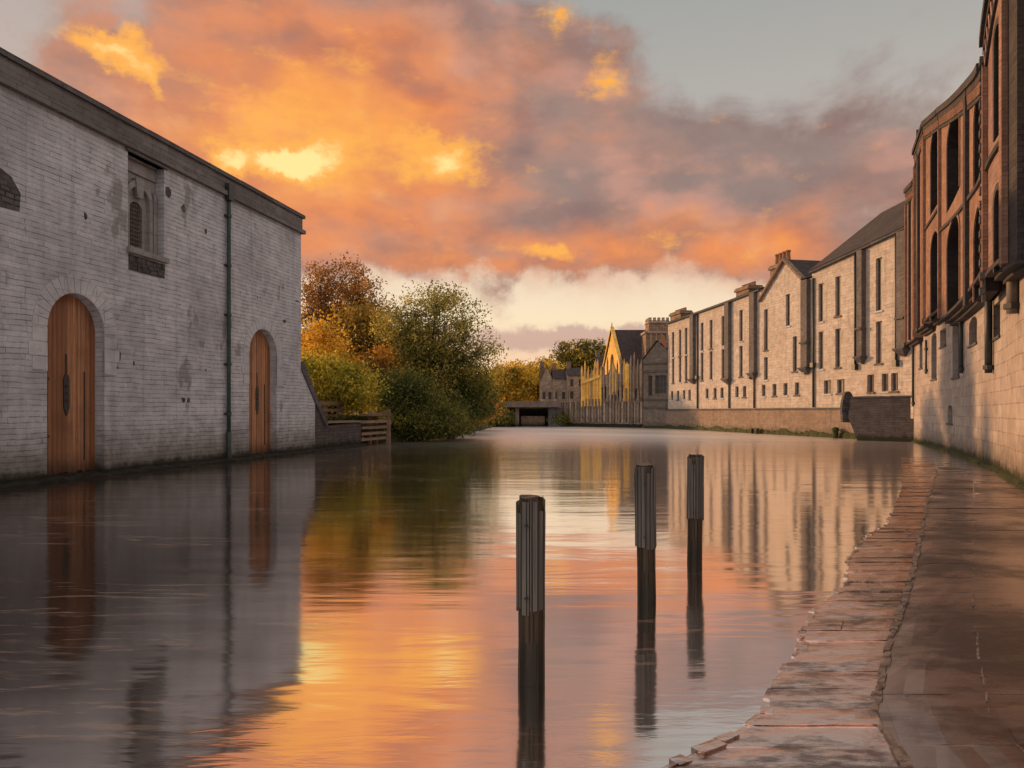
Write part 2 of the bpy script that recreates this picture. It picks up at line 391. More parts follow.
def slab(mb, W, poly, d0, d1):                # a solid cut to an outline in the wall plane
    sheet(mb, W, poly, (), d1); sheet(mb, W, poly, (), d0)
    for i in range(len(poly)):
        a, b = poly[i], poly[(i+1) % len(poly)]
        br = [t for t in W.breaks(min(a[0],b[0]), max(a[0],b[0]))] if abs(a[0]-b[0]) > .6 else []
        if a[0] > b[0]: br = br[::-1]
        q = [a]+[(t, a[1]+(b[1]-a[1])*(t-a[0])/(b[0]-a[0])) for t in br]+[b]
        for p1, p2 in zip(q, q[1:]):
            mb.face([W(p1[0],p1[1],d0), W(p2[0],p2[1],d0), W(p2[0],p2[1],d1), W(p1[0],p1[1],d1)])
def box(mb, W, a0, a1, z0, z1, d0, d1):
    br = [a0]+list(W.breaks(a0, a1))+[a1] if a1-a0 > .6 else [a0, a1]
    for i, (p, q) in enumerate(zip(br, br[1:])):
        mb.face([W(p,z0,d1),W(q,z0,d1),W(q,z1,d1),W(p,z1,d1)], [(p,z0),(q,z0),(q,z1),(p,z1)])
        mb.face([W(p,z0,d0),W(q,z0,d0),W(q,z1,d0),W(p,z1,d0)], [(p,z0),(q,z0),(q,z1),(p,z1)])
        mb.face([W(p,z1,d0),W(q,z1,d0),W(q,z1,d1),W(p,z1,d1)]); mb.face([W(p,z0,d0),W(q,z0,d0),W(q,z0,d1),W(p,z0,d1)])
    for a in (a0, a1): mb.face([W(a,z0,d0),W(a,z0,d1),W(a,z1,d1),W(a,z1,d0)])
def ring(mb, W, inner, outer, d0, d1):        # band between two outlines with the same point count
    k = len(inner)
    for i in range(k-1):
        a, b, c, d = inner[i], inner[i+1], outer[i+1], outer[i]
        mb.face([W(*p,d1) for p in (a,b,c,d)], [a,b,c,d])
        mb.face([W(*a,d0),W(*b,d0),W(*b,d1),W(*a,d1)]); mb.face([W(*d,d0),W(*c,d0),W(*c,d1),W(*d,d1)])
    for i in (0, k-1): mb.face([W(*inner[i],d0),W(*outer[i],d0),W(*outer[i],d1),W(*inner[i],d1)])
def tube(mb, pts, r, k=8, cap=True):
    pts = [Vector(p) for p in pts]; rr = r if isinstance(r, (list, tuple)) else [r]*len(pts); rings = []
    for i, p in enumerate(pts):
        d = (pts[min(i+1,len(pts)-1)]-pts[max(i-1,0)]).normalized()
        x = d.cross(Vector((0,0,1)) if abs(d.z) < .9 else Vector((1,0,0))).normalized(); y = d.cross(x)
        rings.append([p+(x*math.cos(2*math.pi*j/k)+y*math.sin(2*math.pi*j/k))*rr[i] for j in range(k)])
    for a, b in zip(rings, rings[1:]):
        for j in range(k): mb.face([a[j], a[(j+1)%k], b[(j+1)%k], b[j]])
    if cap: mb.face(rings[0][::-1]); mb.face(rings[-1])
def wbox(mb, x0, x1, y0, y1, z0, z1):
    mb.hexa([(x0,y0,z0),(x1,y0,z0),(x1,y1,z0),(x0,y1,z0)], [(x0,y0,z1),(x1,y0,z1),(x1,y1,z1),(x0,y1,z1)])

def window(W, a0, a1, z0, z1, d, parent, rows=2, cols=1, arched=False, pane='pane', fr='frame', bar=.045, rise=None):
    out_ = arch(a0,a1,z0,z1,12,rise) if arched else rect(a0,a1,z0,z1)
    b = MB(); t = bar*1.3
    cc = ((a0+a1)/2, (z0+z1)/2)
    if arched: inn = arch(a0+t,a1-t,z0+t,z1-t,12,rise)
    else: inn = rect(a0+t,a1-t,z0+t,z1-t)
    ring(b, W, inn+[inn[0]], out_+[out_[0]], d, d+.06)
    top = z1-t*.5 if not arched else z1-(rise or (a1-a0)/2)
    for i in range(1, rows): box(b, W, a0+t*.5, a1-t*.5, z0+(top-z0)*i/rows-bar/3, z0+(top-z0)*i/rows+bar/3, d+.005, d+.045)
    for i in range(1, cols): box(b, W, a0+(a1-a0)*i/cols-bar/3, a0+(a1-a0)*i/cols+bar/3, z0+t*.5, (z1-t*.5 if not arched else top+(rise or (a1-a0)/2)*math.sqrt(max(0,1-(2*i/cols-1)**2))-t*.6), d+.003, d+.048)
    o = b.build('window', fr, parent)
    p = MB(); sheet(p, W, out_, (), d+.02); p.build('pane', pane, o)
    return o

# ------------------------------------------------------------------ LEFT BUILDING
ul = Vector((.19612,.98058)); 
L0 = (-14.07+.2*29, 29.0)
WL = Line(L0, (-ul.x,-ul.y), (ul.y,-ul.x))     # s grows toward the camera, d toward the river
HL = 9.32
bl = empty('warehouse', (L0[0], L0[1], 0), 'long windowless grey whitewashed stone warehouse with two arched orange doors rising from the river', 'building')
holes = [arch(10.47,12.25,.08,4.46,16), arch(1.86,3.74,-.04,4.54,16), rect(8.16,9.62,5.95,8.5)]
b = MB(); sheet(b, WL, [(-1.2,-1.5),(33,-1.5),(33,8.68),(0,8.68),(0,3.25),(-1.2,1.95)], holes, 0, .30)
# rest of the building block: far end, near end, back, roof deck
b.face([WL(0,1.5,0),WL(0,1.5,-12),WL(0,HL,-12),WL(0,HL,0)]); b.face([WL(33,-1,0),WL(33,-1,-12),WL(33,HL,-12),WL(33,HL,0)])
b.face([WL(0,-1,-12),WL(33,-1,-12),WL(33,HL,-12),WL(0,HL,-12)])
b.face([WL(-1.2,-1.5,0),WL(-1.2,-1.5,-.8),WL(-1.2,1.95,-.8),WL(-1.2,1.95,0)])
b.face([WL(-1.2,1.95,0),WL(-1.2,1.95,-.8),WL(0,3.25,-.8),WL(0,3.25,0)])
b.face([WL(-1.2,-1,-.8),WL(0,-1,-.8),WL(0,3.25,-.8),WL(-1.2,1.95,-.8)])
b.build('wall', 'whitewash', bl)
b = MB(); sheet(b, WL, rect(0,33,9.0,9.0001) if False else [(0,8.68),(33,8.68),(33,9.12),(0,9.12)], (), .03)
box(b, WL, -.12, 33, 8.58, 8.72, -.1, .15); box(b, WL, -.04, 33, 8.72, 9.19, -.1, .045)
bb = MB()
for i in range(22):                            # coping laid in lengths
    a0 = -.16+i*1.51; z = rnd.uniform(-.008,.008); box(bb, WL, a0, a0+1.495, 9.195+z, HL+z, -.5, .11)
b.build('cornice', 'cornice', bl); bb.build('coping', 'darkstone', bl)
b = MB(); b.face([WL(0,9.0,-.4),WL(33,9.0,-.4),WL(33,10.6,-6),WL(0,10.6,-6)]); b.face([WL(0,9.0,-12),WL(33,9.0,-12),WL(33,10.6,-6),WL(0,10.6,-6)])
b.face([WL(.01,9.0,-.4),WL(.01,10.6,-6),WL(.01,9.0,-12)])
b.build('roof', 'slate', bl)
def ledge_prof(b, W, a0, a1, d1, z1, n_):
    prev = None
    for i in range(n_+1):
        a = a0+(a1-a0)*i/n_; dd = d1+rnd.uniform(-.06,.06); zz = z1+rnd.uniform(-.03,.03)
        c = [W(a,-1,dd+.1), W(a,zz-.06,dd), W(a,zz,dd-.06), W(a,zz+.04,0)]
        if prev:
            for j in range(3): b.face([prev[j], c[j], c[j+1], prev[j+1]])
        prev = c
# door surrounds and doors
for (a0,a1,z0,z1,w) in ((10.47,12.25,.08,4.46,.42),(1.86,3.74,-.04,4.54,.36)):
    b = MB(); r = (a1-a0)/2; c = (a0+a1)/2; zs = z1-r; k = 17
    for i in range(k):                         # voussoirs, each a real stone
        t0 = math.pi*i/k+.008; t1 = math.pi*(i+1)/k-.008; w_ = w+rnd.uniform(-.015,.015); dd = .012+rnd.uniform(0,.006)
        slab(b, WL, [(c+r*math.cos(t0),zs+r*math.sin(t0)),(c+(r+w_)*math.cos(t0),zs+(r+w_)*math.sin(t0)),(c+(r+w_)*math.cos(t1),zs+(r+w_)*math.sin(t1)),(c+r*math.cos(t1),zs+r*math.sin(t1))], -.05, dd)
    for sd in (-1, 1):
        for q in range(3):
            x0 = c+sd*r; x1 = c+sd*(r+w+(.1 if q==1 else 0)); zz = zs-.02-.34*q
            box(b, WL, min(x0,x1), max(x0,x1), zz-.33, zz, -.05, .013+.003*q)
    b.build('door_arch', 'dressed', bl)
    b = MB(); D = -.27; npl = 12; dw = a1-a0; outl = arch(a0,a1,z0,z1,16)
    for i in range(npl):                       # planks clipped by the arch
        x0 = a0+dw*i/npl+.004; x1 = a0+dw*(i+1)/npl-.004
        def top(x):
            e = abs(x-c); return zs+math.sqrt(max(r*r-e*e, 0))
        bt = z0+.03+rnd.uniform(0,.05)
        slab(b, WL, [(x0,bt),(x1,bt),(x1,top(x1)+.0),((x0+x1)/2,top((x0+x1)/2)),(x0,top(x0))], D-.04, D+rnd.uniform(0,.012))
    dr = b.build('door', 'door', bl)
    b = MB(); sheet(b, WL, outl, (), D-.03); b.build('door_backing', 'iron', dr)
    b = MB()                                   # pointed iron lock plate
    cc = c+(.05 if a0 > 5 else -.02); pz = 1.55
    slab(b, WL, [(cc-.085,pz+.15),(cc,pz-.05),(cc+.085,pz+.15),(cc+.085,pz+.85),(cc+.05,pz+.95),(cc-.05,pz+.95),(cc-.085,pz+.85)], D, D+.03)
    for q in range(3): box(b, WL, cc-.03, cc+.03, pz+.3+q*.17, pz+.36+q*.17, D+.03, D+.05)
    box(b, WL, cc-.015, cc+.015, pz+.95, pz+1.45, D, D+.025)
    b.build('lock_plate', 'iron', dr)
    for x, zz0, zz1 in ((c-.52,.4,2.6),(c+.62,1.4,2.3)): b = MB(); box(b, WL, x-.012, x+.012, zz0, zz1, D, D+.022); b.build('batten', 'iron', dr)
    for q in (1.0, 2.35): b = MB(); box(b, WL, a1-.02-.3, a1-.02, q, q+.06, D+.01, D+.035); b.build('hinge_strap', 'iron', dr)
    b = MB(); box(b, WL, a0-.18, a1+.12, z0-.15, z0+.02, -.28, .2); box(b, WL, a0-.3, a1+.2, z0-.3, z0-.12, -.2, .34)
    b.build('door_sill', 'darkledge', bl)
# the walled window
b = MB(); D = -.27
op = arch(8.72,9.22,6.12,7.35,12,.2)
sheet(b, WL, rect(8.16,9.62,5.95,8.5), [op], D, .12)
box(b, WL, 8.2, 9.58, 8.1, 8.4, D, D+.05)
box(b, WL, 8.22, 8.36, 6.05, 7.75, D, D+.09); box(b, WL, 9.44, 9.57, 6.05, 7.85, D, D+.09)
hood_i = arch(8.55,9.36,6.05,7.75,12,.36); hood_o = arch(8.43,9.46,6.05,7.92,12,.44)
ring(b, WL, hood_i[1:]+[hood_i[0]], hood_o[1:]+[hood_o[0]], D, D+.11)
slab(b, WL, [(8.86,7.45),(9.08,7.45),(9.14,7.95),(8.80,7.95)], D, D+.14)
wf = b.build('window', 'carved', bl)
b = MB()
for q in range(1,6): box(b, WL, 8.72+q*.5/6-.009, 8.72+q*.5/6+.009, 6.12, 7.33, D-.09, D-.06)
for q in range(1,11): box(b, WL, 8.72, 9.22, 6.12+q*.115-.009, 6.12+q*.115+.009, D-.075, D-.05)
b.build('lattice', 'frame', wf)
b = MB(); sheet(b, WL, op, (), D-.11); b.build('pane', 'pane', wf)
b = MB(); box(b, WL, 8.1, 9.68, 5.82, 5.96, -.2, .13); b.build('sill', 'carved', wf)
b = MB(); box(b, WL, 8.06, 9.72, 8.5, 8.58, -.2, .08); b.build('lintel', 'cornice', wf)
b = MB()
for q in range(9):
    for w_ in range(2):
        x = 8.14+q*.163; box(b, WL, x+.004, x+.158, 5.38+w_*.2, 5.575+w_*.2, -.03, rnd.uniform(.004,.05))
b.build('eroded_panel', 'roughpatch', bl)
b = MB(); slab(b, WL, [(13.0,6.0),(14.6,5.9),(14.5,6.5),(14.1,6.8),(13.6,6.85),(13.2,6.7),(12.97,6.4)], -.05, .004); b.build('blocked_opening', 'roughpatch', bl)
# plaster scars, putlog hole stones
for (a, z, w, h_) in ((9.95,3.05,.18,.28),(10.12,2.75,.3,.1),(7.3,1.95,.2,.16),(7.05,1.95,.18,.16),(9.4,2.9,.06,.16),(3.2,5.6,.05,.1),(1.3,5.0,.28,.2),(6.2,2.9,.06,.12),(8.0,7.9,.3,.35),(7.3,7.6,.2,.25),(6.2,7.2,.12,.16),(11.1,6.4,.12,.2),(.3,5.9,.35,.06)):
    k = 7; b = MB(); slab(b, WL, [(a+w*.5*math.cos(2*math.pi*j/k)*rnd.uniform(.7,1.2), z+h_*.5*math.sin(2*math.pi*j/k)*rnd.uniform(.7,1.2)) for j in range(k)], -.02, .006); b.build('weathered_scar', 'roughpatch', bl)
# downpipe
b = MB(); s_ = 5.1; tube(b, [WL(s_,z,.10) for z in (.95,3,5,7,8.95)], .065, 8); 
tube(b, [WL(s_,.95,.10), WL(s_+.06,.6,.13), WL(s_+.03,-.6,.14)], .085, 8)
dp = b.build('downpipe', 'greenpipe', bl, True)
for z in (1.5,3.1,4.7,6.3,7.9):
    b = MB(); tube(b, [WL(s_,z,.10), WL(s_,z+.09,.10)], .085, 8); box(b, WL, s_-.14, s_+.14, z+.02, z+.07, 0, .05); b.build('pipe_collar', 'ironpipe', dp)
b = MB(); box(b, WL, s_-.14, s_+.14, 8.45, 8.98, .045, .2); b.build('hopper', 'ironpipe', dp)
# sloping coping of the end buttress
b = MB(); slab(b, WL, [(0.02,3.28),(-.04,3.6),(-.12,3.6),(-2.35,1.05),(-2.2,.98),(-1.2,1.97)], -.9, .05); b.build('buttress_coping', 'darkstone', bl)
b = MB(); ledge_prof(b, WL, -1.3, 33, .26, .10, 120); b.build('foot_ledge', 'darkledge', bl)

# low quay wall beyond the warehouse
lq = empty('quay_wall', WL(-2,0,0), 'low dark grey stone quay wall between the warehouse buttress and the timber crib', 'wall')
b = MB(); slab(b, WL, [(-1.21,-1.3),(-1.21,1.9),(-2.25,1.02),(-6.0,1.12),(-6.0,-1.3)], -.5, -.03); b.build('wall', 'quaystone', lq)
b = MB(); box(b, WL, -5.9, -2.3, 1.125, 1.21, -.6, .05); b.build('cap_plank', 'plankwood', lq)
b = MB(); ledge_prof(b, WL, -6.4, -1.25, .22, .10, 18); b.build('foot_ledge', 'darkledge', lq)
# timber crib
tc = empty('timber_crib', WL(-7.6,0,0), 'rotting crib of stacked horizontal timbers at the end of the quay', 'jetty')
for i, z in enumerate((.22,.5,.78,1.06)):
    b = MB(); box(b, WL, -9.6-.15*(i%2), -6.02, z, z+.13, -.25, .0+.02*i); b.build('timber', 'plankwood', tc)
b = MB(); box(b, WL, -9.9, -6.6, 1.42, 1.52, -.35, .08); b.build('timber', 'plankwood', tc)
for i in range(4):
    s0 = -6.4-i*.95; b = MB(); box(b, WL, s0-.1, s0+.05, .3+.1*i, .42+.1*i, -1.8, -.1); b.build('cross_timber', 'plankwood', tc)
for s0, zt in ((-9.35,1.75),(-7.8,1.45),(-8.6,1.4)):
    b = MB(); box(b, WL, s0-.09, s0+.09, -1, zt, -.02 if s0 < -9 else -.4, .16 if s0 < -9 else -.24); b.build('post', 'plankwood', tc)
# fence on the bank
fe = empty('plank_fence', WL(-4,0,-2), 'low brown three-rail plank fence on the grassy quay', 'fence')
for z0_, z1_ in ((1.93,2.12),(1.62,1.76),(1.38,1.48)):
    b = MB(); box(b, WL, -8.2, -1.6, z0_, z1_, -1.95, -1.88); b.build('rail', 'plankwood', fe)
for s0 in (-1.9,-3.4,-4.9,-6.4,-8.0): b = MB(); box(b, WL, s0-.07, s0+.07, .9, 2.05, -2.1, -1.955); b.build('post', 'plankwood', fe)

# ------------------------------------------------------------------ RIGHT: terrace along the embankment
kf = .191; un = Vector((kf,-1)).normalized()      # direction toward the camera
def fY(px): return 28.84/(K(px)+kf)
T0 = (28.84-kf*72.0, 72.0)
WT = Line(T0, (un.x,un.y), (un.y,-un.x))          # d points to the river (-X)
def sT(px): return (72.0-fY(px))/(-un.y)
EMB = 1.85
def chimney(parent, cx, cy, w, dd, z0, z1, pots, mat='chimneystone', cren=False):
    b = MB(); ux = Vector((un.x,un.y,0)); vx = Vector((-un.y,un.x,0))
    def q(s_, t_, z): p = Vector((cx,cy,0))+ux*s_+vx*t_; return (p.x,p.y,z)
    def bx(a,b_,c,d,z0,z1): b.hexa([q(a,c,z0),q(b_,c,z0),q(b_,d,z0),q(a,d,z0)],[q(a,c,z1),q(b_,c,z1),q(b_,d,z1),q(a,d,z1)])
    bx(-w/2,w/2,-dd/2,dd/2,z0,z1-.3); bx(-w/2-.12,w/2+.12,-dd/2-.12,dd/2+.12,z1-.3,z1-.12); bx(-w/2-.05,w/2+.05,-dd/2-.05,dd/2+.05,z1-.12,z1)
    bx(-w/2-.08,w/2+.08,-dd/2-.08,dd/2+.08,z0,z0+.4)
    ch = b.build('chimney', mat, parent)
    for i in range(pots):
        t = -w/2+w*(i+.5)/pots; p = q(t, 0, 0); b = MB(); hh = .85 if not cren else .28; r = .17 if not cren else .11
        tube(b, [(p[0],p[1],z1),(p[0],p[1],z1+hh*.85),(p[0],p[1],z1+hh*.87),(p[0],p[1],z1+hh)], [r*1.1,r*.85,r*1.15,r*1.1], 9); b.build('chimney_pot', 'clay', ch)
    return ch
# (from px, to px, eaves z at both ends, upper windows, lower windows, small windows, shafts, pipes)
houses = [
 dict(p=(668,698), e=(10.2,10.35), up=[673,680,686], lo=[673,680,686], sm=[672,678,684,689.5], shaft=[(692.5,697,4.2)], pipe=[698.2], cols=1,
      label='farthest pale stone terrace house, three narrow window columns beside the scaffolded ruin'),
 dict(p=(698,732), e=(10.35,10.5), up=[702,711,723], lo=[702,711,723], sm=[707,715,722], shaft=[(727.5,731.5,3.9)], pipe=[730], cols=1,
      label='pale stone terrace house, second from the far end, with dark downpipe down its near edge'),
 dict(p=(732,761), e=(10.5,10.66), up=[741], lo=[741], sm=[737,744.5], shaft=[(752.5,760,4.2)], pipe=[751,755], cols=1,
      label='pale stone terrace house with a single window column, just left of the gabled house'),
 dict(p=(761,812), e=(10.3,10.45), up=[788], lo=[766,795], sm=[762.8,774.5,785.5,797], shaft=[(804.5,812,4.2)], pipe=[806,814.5], gable=True,
      label='gabled pale stone house with sunlit pointed gable and four chimney pots'),
 dict(p=(812,866), e=(10.75,11.2), up=[821,838], lo=[821,838], sm=[827.5,841], shaft=[(861,866,4.5)], pipe=[856.5], high=True,
      label='pale stone house under the hipped end of the high slate roof, beside the gable'),
 dict(p=(866,913.5), e=(11.2,11.55), up=[879], lo=[879], sm=[859,871,885,894.5], shaft=[(901,909,4.7)], pipe=[897.5], high=True,
      label='nearest pale stone terrace house, above the dark masonry pier and against the brick mill'),
]
for H in houses:
    a0, a1 = sT(H['p'][0]), sT(H['p'][1]); e0, e1 = H['e']
    rt = empty('terrace_house', WT((a0+a1)/2, EMB, 0), H['label'], 'house', 'stone terrace houses along the river')
    ww = lambda px: .33 + .0 if px < 760 else .36
    hol = []; wins = []
    ew = lambda a: e0+(e1-e0)*(a-a0)/(a1-a0)
    for px in H['up']:
        c = sT(px); top = ew(c)-(1.0 if px < 812 else 1.0); hh = 2.45; 
        if H.get('gable'): top = 9.75; hh = 2.2
        if px == 879: top = 10.35; hh = 3.0
        wins.append((c-.27,c+.27,top-hh,top,4))
    for px in H['lo']:
        c = sT(px); zt = 6.75 if px != 766 else 9.1; zb = 4.35 if px != 766 else 6.1
        wins.append((c-.27,c+.27,zb,zt,4))
        if px == 766: wins.append((c-.27,c+.27,3.95,5.6,3)) 
    for px in H['sm']:
        c = sT(px); w_ = .27
        if px in (827.5,841): w_ = .38
        if c-w_ < a0+.1 : c = a0+.1+w_
        wins.append((c-w_,c+w_,2.75,3.6+(.15 if px>850 else 0),2))
    hol = [rect(*w_[:4]) for w_ in wins]
    b = MB()
    if H.get('gable'):
        pk = sT(785.5); outer = [(a0,EMB-.6),(a1,EMB-.6),(a1,10.35),(sT(804),10.35),(pk,12.1),(a0,9.8)]
    else: outer = [(a0,EMB-.6),(a1,EMB-.6),(a1,e1),(a0,e0)]
    sheet(b, WT, outer, hol, 0, .20)
    for a in (a0+.003, a1-.003): b.face([WT(a,0,0),WT(a,0,-10),WT(a,min(e0,e1),-10),WT(a,ew(a) if not H.get('gable') else 9.8,0)])
    b.face([WT(a0,0,-10),WT(a1,0,-10),WT(a1,e1,-10),WT(a0,e0,-10)])
    b.build('wall', 'creamstone', rt)
    for i, w_ in enumerate(wins):
        o = window(WT, w_[0], w_[1], w_[2], w_[3], -.19, rt, w_[4], 2 if w_[4] == 2 else 1, pane='panewarm' if i % 3 else 'pane')
        b = MB(); box(b, WT, w_[0]-.09, w_[1]+.09, w_[2]-.1, w_[2]-.002, -.15, .07); b.build('sill', 'shaft' if i % 2 else 'dressed', o)
    for (p0,p1,zb) in H['shaft']:
        s0, s1 = sT(p0), sT(p1); s1 = min(s1, s0+.7); b = MB(); zt = ew(s0)-.12
        box(b, WT, s0, s1, zb+.35, zt, .003, .30)
        o = b.build('chute', 'shaft', rt)
        b = MB(); b.hexa([WT(s0+.2,zb-.1,0),WT(s1-.2,zb-.1,0),WT(s1-.2,zb-.1,.12),WT(s0+.2,zb-.1,.12)], [WT(s0-.1,zb+.25,0),WT(s1+.1,zb+.25,0),WT(s1+.1,zb+.25,.46),WT(s0-.1,zb+.25,.46)])
        box(b, WT, s0-.12, s1+.12, zb+.25, zb+.35, 0, .48); b.build('corbel', 'darkstone', o)
        if p0 > 800:
            b = MB(); box(b, WT, s0-.04, s1+.04, zb+1.9, zb+2.02, .01, .42); b.build('band', 'darkstone', o)
    for px in H['pipe']:
        s0 = sT(px); zb = EMB+.05 if px in (698.2,730,755,814.5) else 4.1; zt = ew(min(max(s0,a0),a1))-.15
        if px in (755,): zt = 4.3
        b = MB(); tube(b, [WT(s0,z,.09) for z in (zb,(zb+zt)/2,zt)], .07, 7); pp = b.build('downpipe', 'ironpipe', rt, True)
        b = MB(); box(b, WT, s0-.16, s0+.16, zb+(.0 if zb > 3 else 2.6), zb+(.35 if zb > 3 else 2.9), .02, .24); b.build('hopper', 'ironpipe', pp)
    # roofs
    b = MB(); ov = .28
    if H.get('gable'):
        pk = sT(785.5)
        dep = 5.0
        b.face([WT(a0-.02,9.82,.22),WT(pk,12.22,.22),WT(pk,12.22,-dep),WT(a0-.02,9.82,-dep)]); b.face([WT(pk,12.22,.22),WT(sT(804),10.42,.22),WT(sT(804),10.42,-dep),WT(pk,12.22,-dep)])
        b.face([WT(sT(804)-.3,10.42,.2),WT(a1,10.42,.2),WT(a1,12.6,-5),WT(sT(804)-.3,12.3,-5)])
        b.face([WT(a0,9.7,-2.0),WT(a1,10.5,-2.0),WT(a1,12.75,-5.2),WT(a0,12.0,-5.2)]); b.face([WT(a0,9.7,-10),WT(a1,10.5,-10),WT(a1,12.75,-5.2),WT(a0,12.0,-5.2)])
        b.face([WT(a0,9.7,-2),WT(a0,12,-5.2),WT(a0,9.7,-10)])
        b.build('roof', 'slate', rt)
        b = MB()
        for (x0,z0_,x1,z1_) in ((a0-.05,9.72,pk,12.12),(sT(804)+.05,10.34,pk,12.12)):
            slab(b, WT, [(x0,z0_),(x1,z1_),(x1,z1_+.2),(x0,z0_+.2)], -.1, .26)
        b.build('bargeboard', 'chimneystone', rt)
    else:
        rz = 4.1 if H.get('high') else 1.5
        hip = .15 if H['p'][0] == 812 else 0
        b.face([WT(a0-(.1 if hip else 0),e0+.03,ov),WT(a1,e1+.03,ov),WT(a1,e1+rz,-5),WT(a0+hip,e0+rz,-5)])
        b.face([WT(a0,e0+.03,-10.2),WT(a1,e1+.03,-10.2),WT(a1,e1+rz,-5),WT(a0+hip,e0+rz,-5)])
        b.face([WT(a0,e0+.03,ov),WT(a0+hip,e0+rz,-5),WT(a0,e0+.03,-10.2)]); b.face([WT(a1,e1+.03,ov),WT(a1,e1+rz,-5),WT(a1,e1+.03,-10.2)])
        b.build('roof', 'slate', rt)
        b = MB(); n_ = 6
        slab(b, WT, [(a0,e0-.1),(a1,e1-.1),(a1,e1+.02),(a0,e0+.02)], .003, .24); b.build('gutter', 'darkstone', rt)
    if H['p'][0] == 668: p = WT(a0+1.3,0,-.75); chimney(rt, p[0], p[1], 2.4, 1.1, 9.8, 11.15, 9, cren=True)
    if H['p'][0] == 732: p = WT(a0+1.2,0,-.8); chimney(rt, p[0], p[1], 2.0, 1.1, 10.2, 11.4, 8, cren=True)
    if H.get('gable'): p = WT(a0+1.1,0,-1.1); chimney(rt, p[0], p[1], 1.9, .9, 9.9, 12.35, 4)

# embankment wall in front of the terrace
WE = Line(WT(0,0,.12)[:2], WT.u, WT.n)
em = empty('embankment_wall', WE(14,0,0), 'long low brown stone embankment wall with green algae under the terrace', 'wall')
aE = 29.5
b = MB(); box(b, WE, -.3, aE, -1.5, EMB-.1, -.12, .0); b.build('wall', 'embank', em)
b = MB(); box(b, WE, -.3, aE, EMB-.1, EMB+.02, -.118, .07); b.build('coping', 'darkstone', em)
b = MB(); prev = None
for i in range(150):
    a = -.3+(aE+.3)*i/149; zt = .30+.10*math.sin(i*.37)+rnd.uniform(-.08,.1); dd = .10+rnd.uniform(-.04,.06)
    c = [WE(a,-.5,dd+.05),WE(a,zt*.4,dd),WE(a,zt*.8,dd*.6),WE(a,zt,.004)]
    if prev:
        for j in range(3): b.face([prev[j],c[j],c[j+1],prev[j+1]])
    prev = c
b.build('algae', 'moss', em)
def stub(px, Y, h_, r, label, grp=None):
    s_ = (72-Y)/(-un.y); p = WE(s_,0,.32)
    o = empty('mooring_post', (p[0],p[1],0), label, 'post', grp)
    b = MB(); tube(b, [(p[0],p[1],-1),(p[0],p[1],h_*.7),(p[0]+.01,p[1],h_*.72),(p[0]+.01,p[1],h_)], [r,r,r*1.35,r*1.2], 9); b.build('post', 'moss' if h_ > .5 else 'postwood', o)
    b = MB(); tube(b, [(p[0]+.01,p[1],h_),(p[0]+.01,p[1],h_+.05)], [r*.9,r*.5], 9); b.build('cap', 'darkledge', o)
stub(837, 45.3, .62, .17, 'short mossy mooring post near the right end of the embankment wall')
stub(754, 55.2, .34, .13, 'left of two dark stumps at the foot of the embankment below the gabled house')
stub(759, 54.5, .34, .13, 'right of two dark stumps at the foot of the embankment below the gabled house')

# masonry pier
pA = (19.1,41.9); pB = (21.45,39.35); du = Vector((pB[0]-pA[0],pB[1]-pA[1])); Lp = du.length; du.normalize()
WP = Line(pA, (du.x,du.y), (du.y,-du.x)); pr = empty('masonry_pier', (pA[0],pA[1],0), 'dark grey coursed stone pier with broken left edge beside the brick mill', 'pier')
edge = [(.50,-1.2),(.42,.1),(.30,.35),(.22,.62),(.06,.95),(-.06,1.3),(-.04,1.62),(.1,1.95),(.02,2.2),(.12,2.38)]
poly = edge[::-1]+[(Lp,-1.2),(Lp,2.40)]
poly = [(Lp,2.40)]+edge[::-1]+[(Lp,-1.2)]
b = MB(); slab(b, WP, poly, -2.6, 0); b.build('masonry', 'quaystone', pr)
b = MB()
for i in range(8):
    a = .1+i*(Lp-.1)/8; box(b, WP, a, a+(Lp-.1)/8-.01, 2.38, 2.47+rnd.uniform(-.01,.02), -2.5, .04)
b.build('cap_stone', 'darkstone', pr)
sm = empty('upright_stone', (18.95,43.1,0), 'rounded weathered upright stone at the left shoulder of the masonry pier', 'stone')
Wst = Line((19.1,42.7), (1,-.1), (-.1,-1)); b = MB()
slab(b, Wst, [(0,1.0),(.6,1.0),(.66,1.9),(.6,2.4),(.45,2.72),(.3,2.8),(.12,2.7),(.0,2.3),(-.06,1.8)], -.35, 0); b.build('stone', 'roughpatch', sm)
b = MB(); slab(b, Wst, [(.36,1.2),(.5,1.2),(.5,2.3),(.43,2.5),(.36,2.3)], 0, .05); b.build('inset_slab', 'shaft', sm)

# ------------------------------------------------------------------ RIGHT: curved brick mill
CV = Curve([(21.35,39.3),(16.65,27.5),(13.15,20.0),(10.95,15.8),(9.6,12),(8.9,8),(8.6,3),(8.5,-4)])
CV.sg = 1
p0 = CV(3, 0, 1); 
if p0[0] > CV(3,0,0)[0]: CV.sg = -1
SL = CV.L[-1]
ml = empty('mill', (CV(14,0,0)[0], CV(14,0,0)[1], 0), 'tall curved mill of projecting red brick bays over a pale stone river wall', 'building')
def sc(px, d=0): return CV.s_of_px(px, d)
slits = [(921,340,368,1.5),(934,333,379,2.6),(943,329,346,3),(956,321,377,3.6),(973,317,344,4),(996.7,303,337,3.5)]
hol = []
def zp(px, py, d): return CH+(HZ-py)*CV(sc(px,d),0,d)[1]/F
for px, y0_, y1_, w_ in slits:
    c0, c1 = sc(px-w_), sc(px+w_); z0_, z1_ = zp(px,y1_,0), zp(px,y0_,0); hol.append(rect(c0,c1,z0_,z1_) if px not in (973,934) else arch(c0,c1,z0_,z1_,8,.25))
